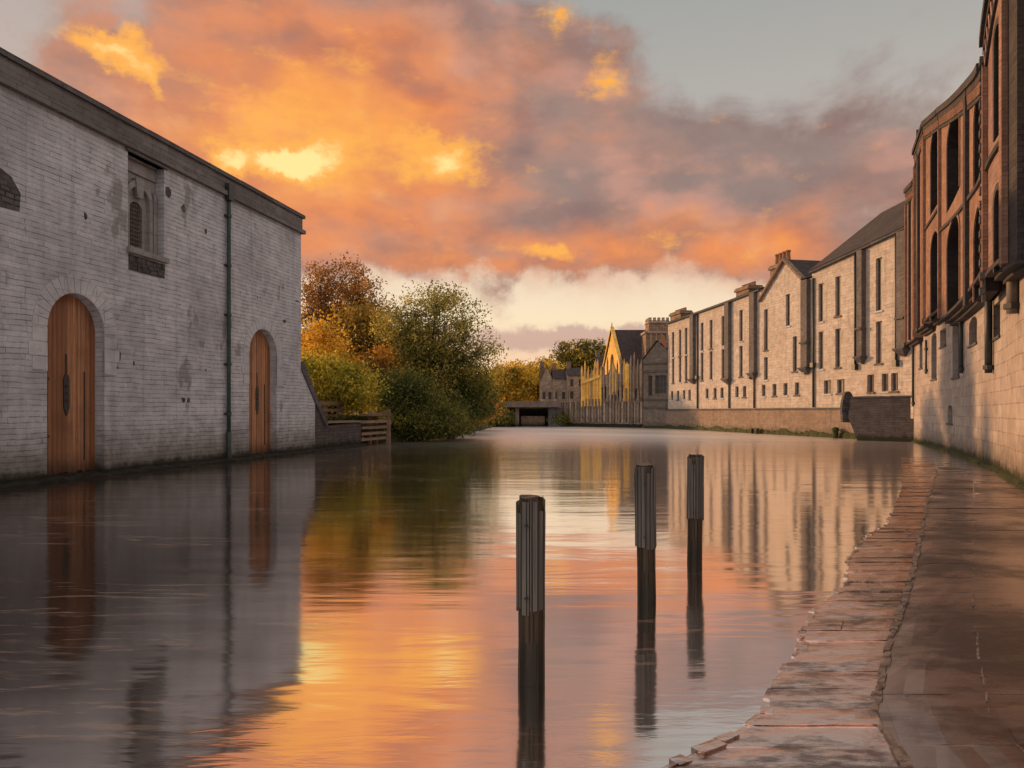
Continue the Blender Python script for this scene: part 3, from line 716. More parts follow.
hol.append(arch(sc(947.5),sc(952.5),zp(950,423,0),zp(950,405,0),6,.25))
b = MB(); sheet(b, CV, rect(0,SL,-1.5,5.7), hol, 0, .22)
b.build('stone_wall', 'ashlar', ml)
for h in hol:
    xs = [q[0] for q in h]; zs = [q[1] for q in h]; b = MB(); sheet(b, CV, h, (), -.2); o = b.build('slit_window', 'pane', ml)
    b = MB(); box(b, CV, min(xs)-.06, max(xs)+.06, min(zs)-.08, min(zs)-.003, -.15, .05); b.build('sill', 'darkstone', o)
b = MB(); ledge_prof(b, CV, 0, SL, .16, .08, 110); b.build('foot_ledge', 'moss', ml)
b = MB(); box(b, CV, 0, SL, 5.7, 11.4, -.5, -.02); b.build('core_wall', 'darkbrick', ml)
b = MB()                                        # roof slab behind the parapets
br = [0]+CV.breaks(0,SL)+[SL]
for p, q in zip(br, br[1:]): b.face([CV(p,11.4,-.1),CV(q,11.4,-.1),CV(q,12.0,-7),CV(p,12.0,-7)]); b.face([CV(p,-1,-7),CV(q,-1,-7),CV(q,12.0,-7),CV(p,12.0,-7)])
b.build('roof', 'slate', ml)
# projecting bays: px range, projection, bottom z, top z far / near, openings (px centre, half width, z0, z1)
def zp(px, py, d): return CH+(HZ-py)*CV(sc(px,d),0,d)[1]/F
def bay(p0, p1, d, yb, y0, y1, wins, rib, mat):
    s0 = .05 if p0 < 910 else sc(p0,d)
    return dict(r=(s0, sc(p1,d)), d=d, zb=zp((p0+p1)/2,yb,d)+.35, zt=(zp(max(p0,908),y0,d)-.12, zp(p1,y1,d)-.12),
                op=[((a+c_)/2, (sc(c_,d)-sc(a,d))/2, zp((a+c_)/2,yb_,d), zp((a+c_)/2,yt_,d)) for a, c_, yt_, yb_ in wins], rib=rib, mat=mat)
sN = sc(1018,.55)
bays = [
 bay(907, 915, .35, 347, 186, 180, [], 2, 'redbrick'),
 bay(915.3, 924.5, .45, 335, 150, 123, [], 2, 'redbrick'),
 bay(925, 940, .50, 322, 121, 108, [(931,939.3,232,318),(931,939.3,128,208)], 0, 'redbrick'),
 bay(940.6, 984, .55, 309, 107, 61, [(947.5,960,219,306),(947.5,960,112,200),(975,982,208,297),(975,982,89,182)], 0, 'redbrick'),
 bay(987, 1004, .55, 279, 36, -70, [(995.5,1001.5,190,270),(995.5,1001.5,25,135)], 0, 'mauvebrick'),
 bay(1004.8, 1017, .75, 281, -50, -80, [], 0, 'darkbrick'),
 dict(r=(sN,sN+2.2), d=.5, zb=5.2, zt=(14.5,14.5), op=[], rib=1, mat='mauvebrick'),
 dict(r=(sN+2.3,sN+6.0), d=.5, zb=5.4, zt=(14.5,14.3), op=[], rib=1, mat='redbrick'),
 dict(r=(sN+6.1,SL-.2), d=.5, zb=5.4, zt=(14.3,14.0), op=[], rib=1, mat='redbrick'),
]
for B in bays:
    a0, a1 = B['r']; d = B['d']; zb = B['zb']; t0, t1 = B['zt']; T = lambda a: t0+(t1-t0)*(a-a0)/(a1-a0)
    hol = []
    for px, hw, z0_, z1_ in B['op']:
        c = sc(px, d); c = min(max(c, a0+hw+.12), a1-hw-.12); hol.append((arch(c-hw,c+hw,z0_,z1_,12,min(hw,.75)), c, hw, z0_, z1_))
    b = MB(); sheet(b, CV, [(a0,zb),(a1,zb),(a1,T(a1)),(a0,T(a0))], [h[0] for h in hol], d, 0)
    for a in (a0, a1): b.face([CV(a,zb,0),CV(a,zb,d),CV(a,T(a),d),CV(a,T(a),-.6)])
    nb = [a0]+CV.breaks(a0,a1)+[a1]
    for p, q in zip(nb, nb[1:]):
        b.face([CV(p,zb,0),CV(q,zb,0),CV(q,zb,d),CV(p,zb,d)]); b.face([CV(p,T(p),-.6),CV(q,T(q),-.6),CV(q,T(q),d),CV(p,T(p),d)]); b.face([CV(p,11.3,-.6),CV(q,11.3,-.6),CV(q,T(q),-.6),CV(p,T(p),-.6)])
    bo = b.build('brick_bay', B['mat'], ml)
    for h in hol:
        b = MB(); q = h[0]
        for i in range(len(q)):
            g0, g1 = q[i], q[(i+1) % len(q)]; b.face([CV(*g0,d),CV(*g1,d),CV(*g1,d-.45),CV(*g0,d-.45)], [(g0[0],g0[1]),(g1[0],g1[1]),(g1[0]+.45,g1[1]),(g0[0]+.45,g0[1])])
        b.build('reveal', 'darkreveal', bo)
    # corbelled foot
    b = MB()
    for q, (dz, dd) in enumerate(((0,.04),(-.10,-.14),(-.20,-.30))):
        if d+dd > .05: box(b, CV, a0-.03+q*.05, a1+.03-q*.05, zb+dz-.10, zb+dz-.004, 0, d+dd)
    b.build('corbel', 'darkbrick', bo)
    # cornice
    b = MB()
    def band(za, zb_, d0, d1):
        for p, q in zip(nb, nb[1:]):
            P = [CV(p,T(p)+za,d0),CV(q,T(q)+za,d0),CV(q,T(q)+za,d1),CV(p,T(p)+za,d1)]; Q = [CV(p,T(p)+zb_,d0),CV(q,T(q)+zb_,d0),CV(q,T(q)+zb_,d1),CV(p,T(p)+zb_,d1)]
            b.hexa(P, Q)
    band(-.12,.10,d-.7,d+.16); band(-.30,-.124,d+.004,d+.09); band(-.72,-.62,d+.004,d+.06)
    b.build('cornice', 'darkbrick', bo)
    b = MB(); k = int((a1-a0)/.26)
    for i in range(k):
        a = a0+(i+.25)*(a1-a0)/k; z = T(a); 
        P = [CV(a,z-.6,d+.004),CV(a+.12,z-.6,d+.004),CV(a+.12,z-.6,d+.06),CV(a,z-.6,d+.06)]; Q = [CV(a,z-.31,d+.004),CV(a+.12,z-.31,d+.004),CV(a+.12,z-.31,d+.08),CV(a,z-.31,d+.08)]; b.hexa(P,Q)
    if k: b.build('dentil', B['mat'], bo)
    # openings: arch trim, glazing
    for h, c, hw, z0_, z1_ in hol:
        b = MB(); kk = 15; rs_ = min(hw,.75); zs = z1_-rs_
        inn = [(c+hw*math.cos(math.pi*i/kk), zs+rs_*math.sin(math.pi*i/kk)) for i in range(kk+1)]
        ou = [(c+(hw+.15)*math.cos(math.pi*i/kk), zs+(rs_+.15)*math.sin(math.pi*i/kk)) for i in range(kk+1)]
        ring(b, CV, [(c+hw,z0_)]+inn+[(c-hw,z0_)], [(c+hw+.12,z0_)]+ou+[(c-hw-.12,z0_)], d, d+.035)
        ar = b.build('arch_trim', 'redbrick' if B['mat']=='redbrick' else 'darkbrick', bo)
        wo = window(CV, c-hw, c+hw, z0_, z1_, d-.42, ml, 6, max(1, int(hw*2/1.1)), True, 'void', 'darkbrick', .05, min(hw,.75))
    if hol and len(hol) > 1:
        zz = sorted(set(round(h[3],1) for h in hol)); 
        b = MB()
        za = [h for h in hol if h[3] > 7.2]; z_ = za[0][3]-.22; zn = za[-1][3]-.22
        for p, q in zip(nb, nb[1:]):
            f0 = (p-a0)/(a1-a0); f1 = (q-a0)/(a1-a0); A = z_+(zn-z_)*f0; Bz = z_+(zn-z_)*f1
            b.hexa([CV(p,A-.11,d+.003),CV(q,Bz-.11,d+.003),CV(q,Bz-.11,d+.07),CV(p,A-.11,d+.07)], [CV(p,A,d+.003),CV(q,Bz,d+.003),CV(q,Bz,d+.07),CV(p,A,d+.07)])
        b.build('string_course', 'darkbrick', bo)
    for q in range(B['rib']+1):
        a = a0+.1+(a1-a0-.2)*q/max(1,B['rib']) if B['rib'] else a0+.12
        b = MB(); box(b, CV, a-.09, a+.09, zb+.02, T(a)-.74, d+.003, d+.11); b.build('pilaster', 'redbrick' if q % 2 == 0 else 'darkbrick', bo)
# pilaster with rough face between the big arches, toothed stone quoin, pipes
def toothed(px, d, z0_, z1_, w_, mat):
    b = MB(); a = sc(px, d); z = z0_; i = 0
    while z < z1_: box(b, CV, a-w_*(1 if i%2 else .75), a+w_*(1 if i%2 else .75), z, z+.16, d, d+(.12 if i%2 else .07)); z += .17; i += 1
    return b.build('toothed_pilaster', mat, ml)
b = MB(); box(b, CV, sc(967,.55), sc(969.3,.55), zp(968,306,.55), zp(968,90,.55), .553, .66); b.build('pilaster', 'darkbrick', ml)
toothed(985.2, .553, zp(985.2,302,.55), zp(985.2,64,.55), .13, 'shaft')
for px, d, z0_, z1_, r, w_ in ((988.5,.12,2.7,5.5,.10,0),(1013,.1,3.8,5.1,.13,0),(961,.09,3.0,5.3,.07,0),(926,.08,3.4,5.0,.05,0),(913,.09,1.9,13.9,.06,0),(917.5,.5,5.3,14.8,.06,0)):
    a = sc(px, d); b = MB(); tube(b, [CV(a,z,d) for z in (z0_,(z0_+z1_)/2,z1_)], r, 8); o = b.build('downpipe', 'ironpipe' if px != 1013 else 'frame', ml, True)
    for z in (z0_+.1, z1_-.5):
        b = MB(); tube(b, [CV(a,z,d),CV(a,z+.12,d)], r*1.45, 8); b.build('pipe_collar', 'ironpipe', o)

# ------------------------------------------------------------------ FAR GROUP
def at(px, Y): return (K(px)*Y, Y)
def ln(px0, Y0, px1, Y1):
    a = Vector(at(px0,Y0)); c = Vector(at(px1,Y1)); u = (c-a); L = u.length; u.normalize(); return Line((a.x,a.y), (u.x,u.y), (u.y,-u.x)), L
# grey stone store with gable
W, L = ln(643.5,73.2,668,71.9)
st = empty('store_building', W(L/2,0,0), 'narrow grey stone gabled building rising from the water at the end of the terrace', 'building')
b = MB(); gx = L*.56
sheet(b, W, [(0,-1),(L,-1),(L,7.6),(gx,8.5),(0,6.8)], [rect(.2*L,.36*L,3.2,5.2),rect(.48*L,.94*L,3.4,5.2)], 0, .3)
b.face([W(0,-1,0),W(0,-1,-5),W(0,6.8,-5),W(0,6.8,0)]); b.face([W(L,-1,0),W(L,-1,-5),W(L,7.6,-5),W(L,7.6,0)])
b.build('wall', 'bandstone', st)
for (x0,x1,z0_,z1_,cc_) in ((.2*L,.36*L,3.2,5.2,1),(.48*L,.94*L,3.4,5.2,3)): window(W,x0,x1,z0_,z1_,-.28,st,3,cc_)
for (q0,q1) in ((5.5,5.68),(1.95,2.1),(2.75,2.85),(6.3,6.4)): b = MB(); box(b,W,-.05,L,q0,q1,0,.12); b.build('string_course','darkstone',st)
b = MB(); b.face([W(-.1,6.8,.15),W(gx,8.62,.15),W(gx,8.62,-5),W(-.1,6.8,-5)]); b.face([W(gx,8.62,.15),W(L,7.65,.15),W(L,7.65,-5),W(gx,8.62,-5)]); b.build('roof','slate',st)
b = MB(); slab(b, W, [(gx+.2,8.3),(gx+.55,9.15),(gx+.75,9.0),(gx+1.15,7.9),(gx+.9,7.8),(gx+.5,8.35)], .05,.2); b.build('clay_verge','clay',st)  # strip on the gable slope in orange clay colour
# chimney tower
tw = empty('stone_tower', (13.9,77.5,0), 'square stone tower with stepped battlemented top behind the grey gabled building', 'tower')
b = MB(); wbox(b, 13.85,16.4,76.5,79,0,9.9); wbox(b, 14.2,16.3,76.7,78.8,9.9,11.1); b.build('shaft', 'chimneystone', tw)
b = MB(); wbox(b,13.72,16.5,76.35,79.1,9.72,9.95); wbox(b,14.1,16.4,76.58,78.9,10.85,11.0); b.build('string_course','oldstone',tw)
b = MB()
for i in range(5): wbox(b,14.2+i*.45,14.2+i*.45+.27,76.66,76.95,11.1,11.4)
for i in range(4): wbox(b,14.16,14.4,76.7+i*.55,77.0+i*.55,11.1,11.4)
b.build('battlement','oldstone',tw)
b = MB()
for i in range(4): wbox(b,14.3+i*.55,14.42+i*.55,76.42,76.5,3,9.7)
b.build('pilaster','oldstone',tw)
# church with tall slate roof
chh = empty('church', (13,81,0), 'old church with steep purple slate roof and gable end painted golden as sunlight', 'church')
b = MB(); x0 = 10.9; gy0, gy1 = 78.5,84.5; ym = (gy0+gy1)/2
gv = Vector((.85,-6)).normalized(); Wg = Line((10.6,gy1),(gv.x,gv.y),(gv.y,-gv.x)); x0 = 11.0

sheet(b, Wg, [(0,0),(6,0),(6,6.9),(3,10.6),(0,6.9)], [arch(2.2,3.8,4.2,8.0,12,1.4),arch(.7,1.5,3.5,6.3,8,.8),arch(4.5,5.3,3.5,6.3,8,.8)], 0, .3); b.build('gable_wall','paintedsun',chh)
b = MB(); b.face([(11.45,gy0,0),(17,gy0,0),(17,gy0,6.9),(11.45,gy0,6.9)]); b.face([(17,gy0,0),(17,gy1,0),(17,gy1,6.9),(17,ym,10.6),(17,gy0,6.9)]); b.face([(10.6,gy1,0),(17,gy1,0),(17,gy1,6.9),(10.6,gy1,6.9)]); b.build('side_wall','oldstone',chh)
for (q0,q1,z0_,z1_) in ((2.2,3.8,4.2,8.0),(.7,1.5,3.5,6.3),(4.5,5.3,3.5,6.3)): window(Wg,q0,q1,z0_,z1_,-.28,chh,4,2,True)
b = MB(); b.face([(11.4,gy0-.25,6.7),(17,gy0-.25,6.7),(17,ym,10.65),(x0-.1,ym,10.65)]); b.face([(10.5,gy1+.25,6.7),(17,gy1+.25,6.7),(17,ym,10.65),(x0-.1,ym,10.65)]); b.build('roof','slate',chh)
b = MB(); slab(b, Wg, [(-.3,6.7),(3,10.75),(3,11.0),(-.45,6.8)], -.2,.18); slab(b, Wg, [(6.3,6.7),(3,10.75),(3,11.0),(6.45,6.8)], -.2,.18); tube(b,[(x0,ym,10.9),(x0,ym,11.5)],[.12,.03],6); b.build('gable_coping','paintedsun',chh)
# ruined ribbed range, part painted golden as sunlight, part grey
W, L = ln(582,80.5,643,76.0)
ab = empty('ribbed_ruin', W(L/2,0,0), 'ruined range of tall thin stone ribs and pinnacles, partly painted golden as sunlight, before the church', 'ruin')
hol = []; k = 9
for i in range(k):
    a = .35+i*(L-.5)/k; hol.append(arch(a,a+.42,3.0,4.4+.4*math.sin(i*2.1),6,.2))
b = MB(); top = [(L,5.6),(L*.94,6.6),(L*.88,5.6),(L*.8,5.7),(L*.74,6.9),(L*.66,5.7),(L*.6,5.6),(L*.52,7.0),(L*.44,5.6),(L*.3,5.5),(L*.22,6.6),(L*.13,5.5),(L*.05,6.2),(0,5.4)]
sheet(b, W, [(0,2.2),(L,2.2)]+top, hol, 0, .35); b.build('wall','oldstone',ab)
for h in hol:
    b = MB(); sheet(b, W, h, (), -.33); b.build('opening','pane',ab)
for i in range(19):
    a = .06+i*(L-.2)/18; gold = (i in (0,1,2,4,5,6)) or (i in (13,14)); zt = 6.1+.5*math.sin(i*1.7)+(.045*i)-(.6 if i in (9,10) else 0)
    b = MB(); w_ = .045 if i % 3 else .08; box(b, W, a-w_, a+w_, 2.2, zt, .003, .2); p = W(a,0,.1)
    tube(b, [(p[0],p[1],zt),(p[0],p[1],zt+.55)], [.10,.015], 5); b.build('rib', 'paintedsun' if gold else 'oldstone', ab)
b = MB(); slab(b, W, [(.1,4.6),(L*.33,5.3),(L*.33,5.55),(.1,4.95)], .21,.3); b.build('raking_coping','paintedsun',ab)
b = MB(); box(b, W, 0, .34, 2.8, 5.5, .003, .16); b.build('painted_sun_pier','paintedsun',ab)  # pier face whose gold colour stands in for sunlight
b = MB(); box(b, W, 7.6-.35+.0, 8.35, 2.6, 6.6, .003, .14) if L > 8.5 else box(b, W, L*.72, L*.79, 2.6, 6.6, .003, .14); b.build('painted_sun_pier','paintedsun',ab)
b = MB(); slab(b, W, [(.4,3.0),(L*.31,3.0),(L*.31,5.2),(L*.22,6.35),(L*.13,5.2),(.4,5.2)], .004, .05); b.build('painted_sun_wall','paintedsun',ab)  # thin wall facing with sunlight painted as gold
b = MB(); slab(b, W, [(L*.46,3.4),(L*.58,3.4),(L*.58,5.6),(L*.52,6.75),(L*.46,5.6)], .004, .05); b.build('painted_sun_wall','paintedsun',ab)
# ribbed river wall
W, L = ln(557,83.5,643.5,75.2)
rw = empty('river_wall', W(L/2,0,0), 'tall river wall with close vertical ribs standing in the water right of the bridge', 'wall')
b = MB(); box(b, W, 0, L, -1, 2.62, -.6, 0); b.build('wall','oldstone',rw)
b = MB(); box(b, W, 0, L, 2.62, 2.72, -.65, .16); box(b, W, 0, L, .95, 1.05, .0, .1); b.build('coping','bandstone',rw)
for i in range(30):
    a = .15+i*(L-.3)/29; b = MB(); w_ = .05+.03*(i%3); zt = 2.62 if i % 4 else 3.6+rnd.random()*.8; box(b, W, a-w_, a+w_, .5, zt, .003, .13+.04*(i%2)); b.build('rib','oldstone' if i%2 else 'bandstone',rw)
b = MB(); ledge_prof(b, W, -.5, L, .7, .32, 30); b.build('rock_foot','darkledge',rw)
# old houses further left
def old_house(px0, px1, Y, z_e, z_r, mat, label, gable=False):
    X0, X1 = K(px0)*Y, K(px1)*Y; Wh = Line((X0,Y),(1,0),(0,-1)); Lh = X1-X0
    o = empty('old_house', ((X0+X1)/2,Y,0), label, 'house', 'old stone houses beyond the bridge')
    b = MB(); nw = max(2,int(Lh/1.0)); hol = []
    for r_ in range(3):
        for i in range(nw):
            a = Lh*(i+.5)/nw; z = 1.7+r_*1.45
            if z+1.0 < z_e: hol.append(rect(a-.2,a+.2,z,z+.85))
    outer = [(0,-1),(Lh,-1),(Lh,z_e),(Lh/2,z_r),(0,z_e)] if gable else rect(0,Lh,-1,z_e)
    sheet(b, Wh, outer, hol, 0, .2)
    for a in (0,Lh): b.face([Wh(a,-1,0),Wh(a,-1,-5),Wh(a,z_e,-5),Wh(a,z_e,0)]) 
    if not gable:
        for a in (0,Lh): b.face([Wh(a,z_e,0),Wh(a,z_r,-2.5),Wh(a,z_e,-5)])
    b.build('wall', mat, o)
    for h in hol: window(Wh, h[0][0], h[1][0], h[0][1], h[2][1], -.18, o, 2, 1)
    b = MB()
    if gable: b.face([Wh(-.1,z_e,.15),Wh(Lh/2,z_r+.08,.15),Wh(Lh/2,z_r+.08,-5),Wh(-.1,z_e,-5)]); b.face([Wh(Lh+.1,z_e,.15),Wh(Lh/2,z_r+.08,.15),Wh(Lh/2,z_r+.08,-5),Wh(Lh+.1,z_e,-5)])
    else: b.face([Wh(-.1,z_e,.2),Wh(Lh+.1,z_e,.2),Wh(Lh+.1,z_r,-2.5),Wh(-.1,z_r,-2.5)]); b.face([Wh(-.1,z_e,-5.2),Wh(Lh+.1,z_e,-5.2),Wh(Lh+.1,z_r,-2.5),Wh(-.1,z_r,-2.5)])
    rf = b.build('roof','slate',o)
    b = MB(); Wc = Wh(Lh*.15,0,-2.5); wbox(b, Wc[0]-.25,Wc[0]+.25,Wc[1]-.3,Wc[1]+.3,z_e+.3,z_r+.7); b.build('chimney','chimneystone',rf)
old_house(541,553,90,5.5,7.2,'oldstone','leftmost small old stone house above the bridge, beside the golden trees', True)
old_house(553.5,567,89,5.6,6.9,'oldstone','second old stone house from the left, dark ridge roof, above the river wall')
old_house(567.5,585,87.5,5.9,7.0,'oldstone','broad old stone house left of the ribbed ruin, below the green trees')
old_house(598,612,90,7.2,8.6,'chimneystone','reddish stone house half hidden behind the golden ribs of the ruin')
# bridge
br_ = empty('bridge', (K(526)*82,82,0), 'low flat concrete bridge over the far end of the river', 'bridge')
xa, xb = K(478)*82, K(557)*82
b = MB(); wbox(b, xa-6, xb+.1, 80.6, 84.5, 2.05, 2.45); b.build('deck','darkconcrete',br_)
b = MB(); wbox(b, xa-6, xb+.3, 80.3, 80.6, 2.12, 2.78); b.build('parapet','concrete',br_)
b = MB(); wbox(b, xb-1.0, xb+.4, 80.9, 84.3, -1, 2.04); b.build('abutment','darkstone',br_)
b = MB(); wbox(b, K(515)*82, K(519)*82, 81.3, 84, -1, 2.04); b.build('pier','embank',br_)
b = MB(); wbox(b, xa, xb-.5, 84.55, 84.7, -1, 2.04); b.build('added_shade_sheet','darkconcrete',br_)  # dark sheet added to stand for the shade under the deck
b = MB(); wbox(b, K(521)*82, K(545)*82, 82.5, 82.8, -1, 1.15); b.build('low_barrier','embank',br_)
b = MB(); wbox(b, xa-6, xa+1.2, 80.9, 84.3, -1, 2.04); b.build('abutment','darkstone',br_)

# ------------------------------------------------------------------ POLES in the water
def pole(px, Y, zt, zc, label, seed):
    r_ = random.Random(seed); X = K(px)*Y
    o = empty('mooring_pole', (X,Y,0), label, 'pole', 'weathered timber poles standing in the river')
    lean = (.004,-.012,.010)[seed-1]
    b = MB(); k = 12; rings = []
    for z in (-1.2,-.2,.0,.03,.25,zc,zc+.02,zt-.06,zt-.02,zt):
        rr = .078 if z < zt-.03 else .070
        if z in (0.0,.03): rr = .082
        rings.append([(X+lean*z+rr*math.cos(2*math.pi*j/k)*(1+.05*math.sin(j*5+z*3)), Y+rr*math.sin(2*math.pi*j/k)*(1+.05*math.cos(j*3)), z+(r_.uniform(-.008,.008) if z > zt-.03 else 0)) for j in range(k)])
    for A, B_ in zip(rings, rings[1:]):
        for j in range(k): b.face([A[j],A[(j+1)%k],B_[(j+1)%k],B_[j]])
    b.face(rings[-1]); po = b.build('post','postwood',o)
    nb_ = 9
    for i in range(nb_):                         # upright cladding boards around the post
        th = 2*math.pi*i/nb_+r_.uniform(-.06,.06); w_ = r_.uniform(.024,.031); t_ = r_.uniform(.008,.018); rad = .073
        zb = zc+r_.uniform(-.03,.03); tt = zt-(r_.uniform(.05,.10) if (i+seed) % 3 == 0 else r_.uniform(.0,.03))
        cx, cy = math.cos(th), math.sin(th)
        def q(u_, d_, z): return (X+lean*z+cx*(rad+d_)-cy*u_, Y+cy*(rad+d_)+cx*u_, z)
        b = MB(); b.hexa([q(-w_,-.01,zb),q(w_,-.01,zb),q(w_*.9,t_*.7,zb-.0),q(-w_*.9,t_,zb)],[q(-w_,-.01,tt),q(w_,-.01,tt-.006),q(w_*.9,t_,tt-.008),q(-w_*.9,t_*.7,tt)])
        b.build('board','greywood',o)
    for z in (zc+.09, zt-.16):
        b = MB()
        for th in (-1.9,): tube(b, [(X+math.cos(th)*.085,Y+math.sin(th)*.085,z),(X+math.cos(th)*.108,Y+math.sin(th)*.108,z)], .009, 6)
        b.build('bolt','iron',o)
pole(531, 4.385, 1.10, .427, 'nearest and leftmost timber pole in the river, pale board cladding on its upper half', 1)
pole(646.5, 6.30, 1.155, .46, 'middle timber pole of the three in the river, rust streak below its cladding', 2)
pole(694.5, 7.89, 1.145, .45, 'farthest and rightmost timber pole of the three in the river', 3)

# ------------------------------------------------------------------ WALKWAY of wet slabs
edge_pts = [G(868,535),G(858,548),G(848,560),G(846,583),G(828,600),G(806,620),G(801,649),G(786,668),G(770,690),G(763,704),G(767,713),G(745,733),G(700,752),G(664,768)]
edge_pts = [(13.9,26.5),(10.8,20.5),(8.2,15.6),(6.4,12.4),(5.2,10.3)]+edge_pts+[(.35,2.9),(-.2,2.0),(-.5,.8),(-.6,-2.0)]
joint_pts = [(15.2,26.8),G(938,470),G(928,500),G(916,560),G(905,600),G(891,641),G(874,713),(1.75,3.2),(1.5,2.0),(1.3,0),(1.2,-2)]
j2_pts = [(15.9,26.9),(10.9,17.5),(6.9,11.0),G(972,611),G(981,665),G(989,718),(2.35,3.2),(2.2,2.0),(2.1,0),(2.1,-2)]
def interp(pts, Y):
    for (x0,y0),(x1,y1) in zip(pts, pts[1:]):
        if y1 <= Y <= y0: return x1+(x0-x1)*(Y-y1)/(y0-y1)
    return pts[0][0] if Y > pts[0][1] else pts[-1][0]
def wallX(Y):
    q = CV.q
    for a, c in zip(q, q[1:]):
        if c.y <= Y <= a.y: return c.x+(a.x-c.x)*(Y-c.y)/(a.y-c.y)
    return q[0].x if Y > q[0].y else q[-1].x
b = MB(); bj = MB(); bf = MB()
def top_slab(mb, P, z, th=.12, nx=5, ny=3, jag=None):
    """slab with slightly dished, tilted top; P = four plan corners (near-left, near-right, far-right, far-left)"""
    tx, ty = rnd.uniform(-.003,.003), rnd.uniform(-.003,.003)
    def pt(u, v):
        x = (P[0][0]*(1-u)+P[1][0]*u)*(1-v)+(P[3][0]*(1-u)+P[2][0]*u)*v; y = (P[0][1]*(1-u)+P[1][1]*u)*(1-v)+(P[3][1]*(1-u)+P[2][1]*u)*v; return x, y
    g = []
    for j in range(ny+1):
        row = []
        for i in range(nx+1):
            x, y = pt(i/nx, j/ny); e = (i in (0,nx)) or (j in (0,ny))
            row.append((x,y,z+tx*(i/nx-.5)*2+ty*(j/ny-.5)*2+rnd.uniform(-.0025,.0025)-(.003 if e else 0)))
        g.append(row)
    for j in range(ny):
        for i in range(nx): mb.face([g[j][i],g[j][i+1],g[j+1][i+1],g[j+1][i]])
    for row in (g[0], g[-1]):
        for i in range(nx): a, c = row[i], row[i+1]; mb.face([a,c,(c[0],c[1],-.4),(a[0],a[1],-.4)])
    for i in (0, nx):
        for j in range(ny): a, c = g[j][i], g[j+1][i]; mb.face([a,c,(c[0],c[1],-.4),(a[0],a[1],-.4)])
Y = -2.0
while Y < 26:
    hgt = rnd.uniform(.12,.34) if Y > 3.6 else rnd.uniform(.10,.24)
    Y2 = Y+hgt; sk = .05
    xe = interp(edge_pts, Y+hgt/2)+rnd.uniform(-.05,.05); xj0, xj1 = interp(joint_pts, Y+.01), interp(joint_pts, Y2)
    ex0 = interp(edge_pts, Y)+rnd.uniform(-.0,.02); ex1 = interp(edge_pts, Y2)+rnd.uniform(-.0,.02)
    Wd = (xj0+xj1)/2-xe; parts = 2 if (Wd > .6 and rnd.random() < .28) else 1
    cuts = sorted([0,1]+[rnd.uniform(.3,.7) if parts == 2 else rnd.uniform(.2+.3*i,.35+.3*i) for i in range(parts-1)])
    fade = max(0, (Y-8)/14)                     # the slabs dip under water with distance
    for c0, c1 in zip(cuts, cuts[1:]):
        z = .014+rnd.uniform(-.005,.006)-.010*fade
        P = [(ex0+(xj0-ex0)*c0+.004,Y+.004),(ex0+(xj0-ex0)*c1-.004,Y+.004+rnd.uniform(0,.01)),(ex1+(xj1-ex1)*c1-.004,Y2-.004),(ex1+(xj1-ex1)*c0+.004,Y2-.006)]
        top_slab(b, P, z)
    Y = Y2
# darker paving right of the joint, in wide courses
Y = -2.0
while Y < 38.5:
    hgt = rnd.uniform(.55,.95); Y2 = Y+hgt
    a0, a1 = interp(joint_pts, Y)+.03, interp(joint_pts, Y2)+.03; m0, m1 = interp(j2_pts, Y), interp(j2_pts, Y2); w0, w1 = wallX(Y)-.05, wallX(Y2)-.05
    fade = max(0, min(3, (Y-15)/6))
    z = .008+rnd.uniform(-.003,.003)-.006*fade
    if Y < 26: top_slab(bf, [(a0,Y+.004),(m0-.01,Y+.004),(m1-.01,Y2-.004),(a1,Y2-.004)], z)
    n_ = max(1, int((w0-m0)/1.5))
    if Y < 26:
        for i in range(n_):
            z = .007+rnd.uniform(-.003,.003)-.006*fade
            top_slab(bf, [(m0+(w0-m0)*i/n_+.004,Y+.004),(m0+(w0-m0)*(i+1)/n_-.004,Y+.004),(m1+(w1-m1)*(i+1)/n_-.004,Y2-.004),(m1+(w1-m1)*i/n_+.004,Y2-.004)], z)
    Y = Y2
# narrow raised joint course
for pts, w_, zz, pr_ in ((joint_pts,.026,.022,.95),(j2_pts,.008,.0095,.7)):
    Y = -2
    while Y < (20 if pts is joint_pts else 11):
        h_ = rnd.uniform(.05,.2); 
        if rnd.random() < pr_:
            x0, x1 = interp(pts, Y), interp(pts, Y+h_); j = rnd.uniform(-.012,.012); w2 = w_*rnd.uniform(.6,1.3)
            z = zz+rnd.uniform(-.005,.005)-.0012*max(0,Y-8)
            top_slab(bj, [(x0-w2+j,Y+.003),(x0+w2+j,Y+.003),(x1+w2+j,Y+h_-.003),(x1-w2+j,Y+h_-.003)], z, nx=2, ny=3)
        Y += h_
pl = [Vector(p) for p in edge_pts[3:-2]][::-1]; arc = [0]
for p, q in zip(pl, pl[1:]): arc.append(arc[-1]+(q-p).length)
def along(t):
    for i in range(len(pl)-1):
        if t <= arc[i+1]: return pl[i].lerp(pl[i+1], (t-arc[i])/(arc[i+1]-arc[i]))
    return pl[-1]
t = 0
while t < arc[-1]-.4:                          # small worn kerb stones following the broken edge
    ln_ = rnd.uniform(.07,.2); p = along(t); q = along(t+ln_); dv_ = (q-p).normalized(); nv = Vector((dv_.y,-dv_.x)); wd = rnd.uniform(.03,.08); oo = rnd.uniform(-.035,.0)
    zr = .016+rnd.uniform(-.010,.007)-.0009*max(0,p.y-6); g_ = dv_*.004
    if rnd.random() < .8:
        P = [p+g_+nv*(oo+rnd.uniform(-.01,.01)), p+g_+nv*(oo+wd), q-g_+nv*(oo+wd), q-g_+nv*(oo+rnd.uniform(-.01,.01))]
        top_slab(b, [(v.x,v.y) for v in P], zr, nx=3, ny=2)
    t += ln_
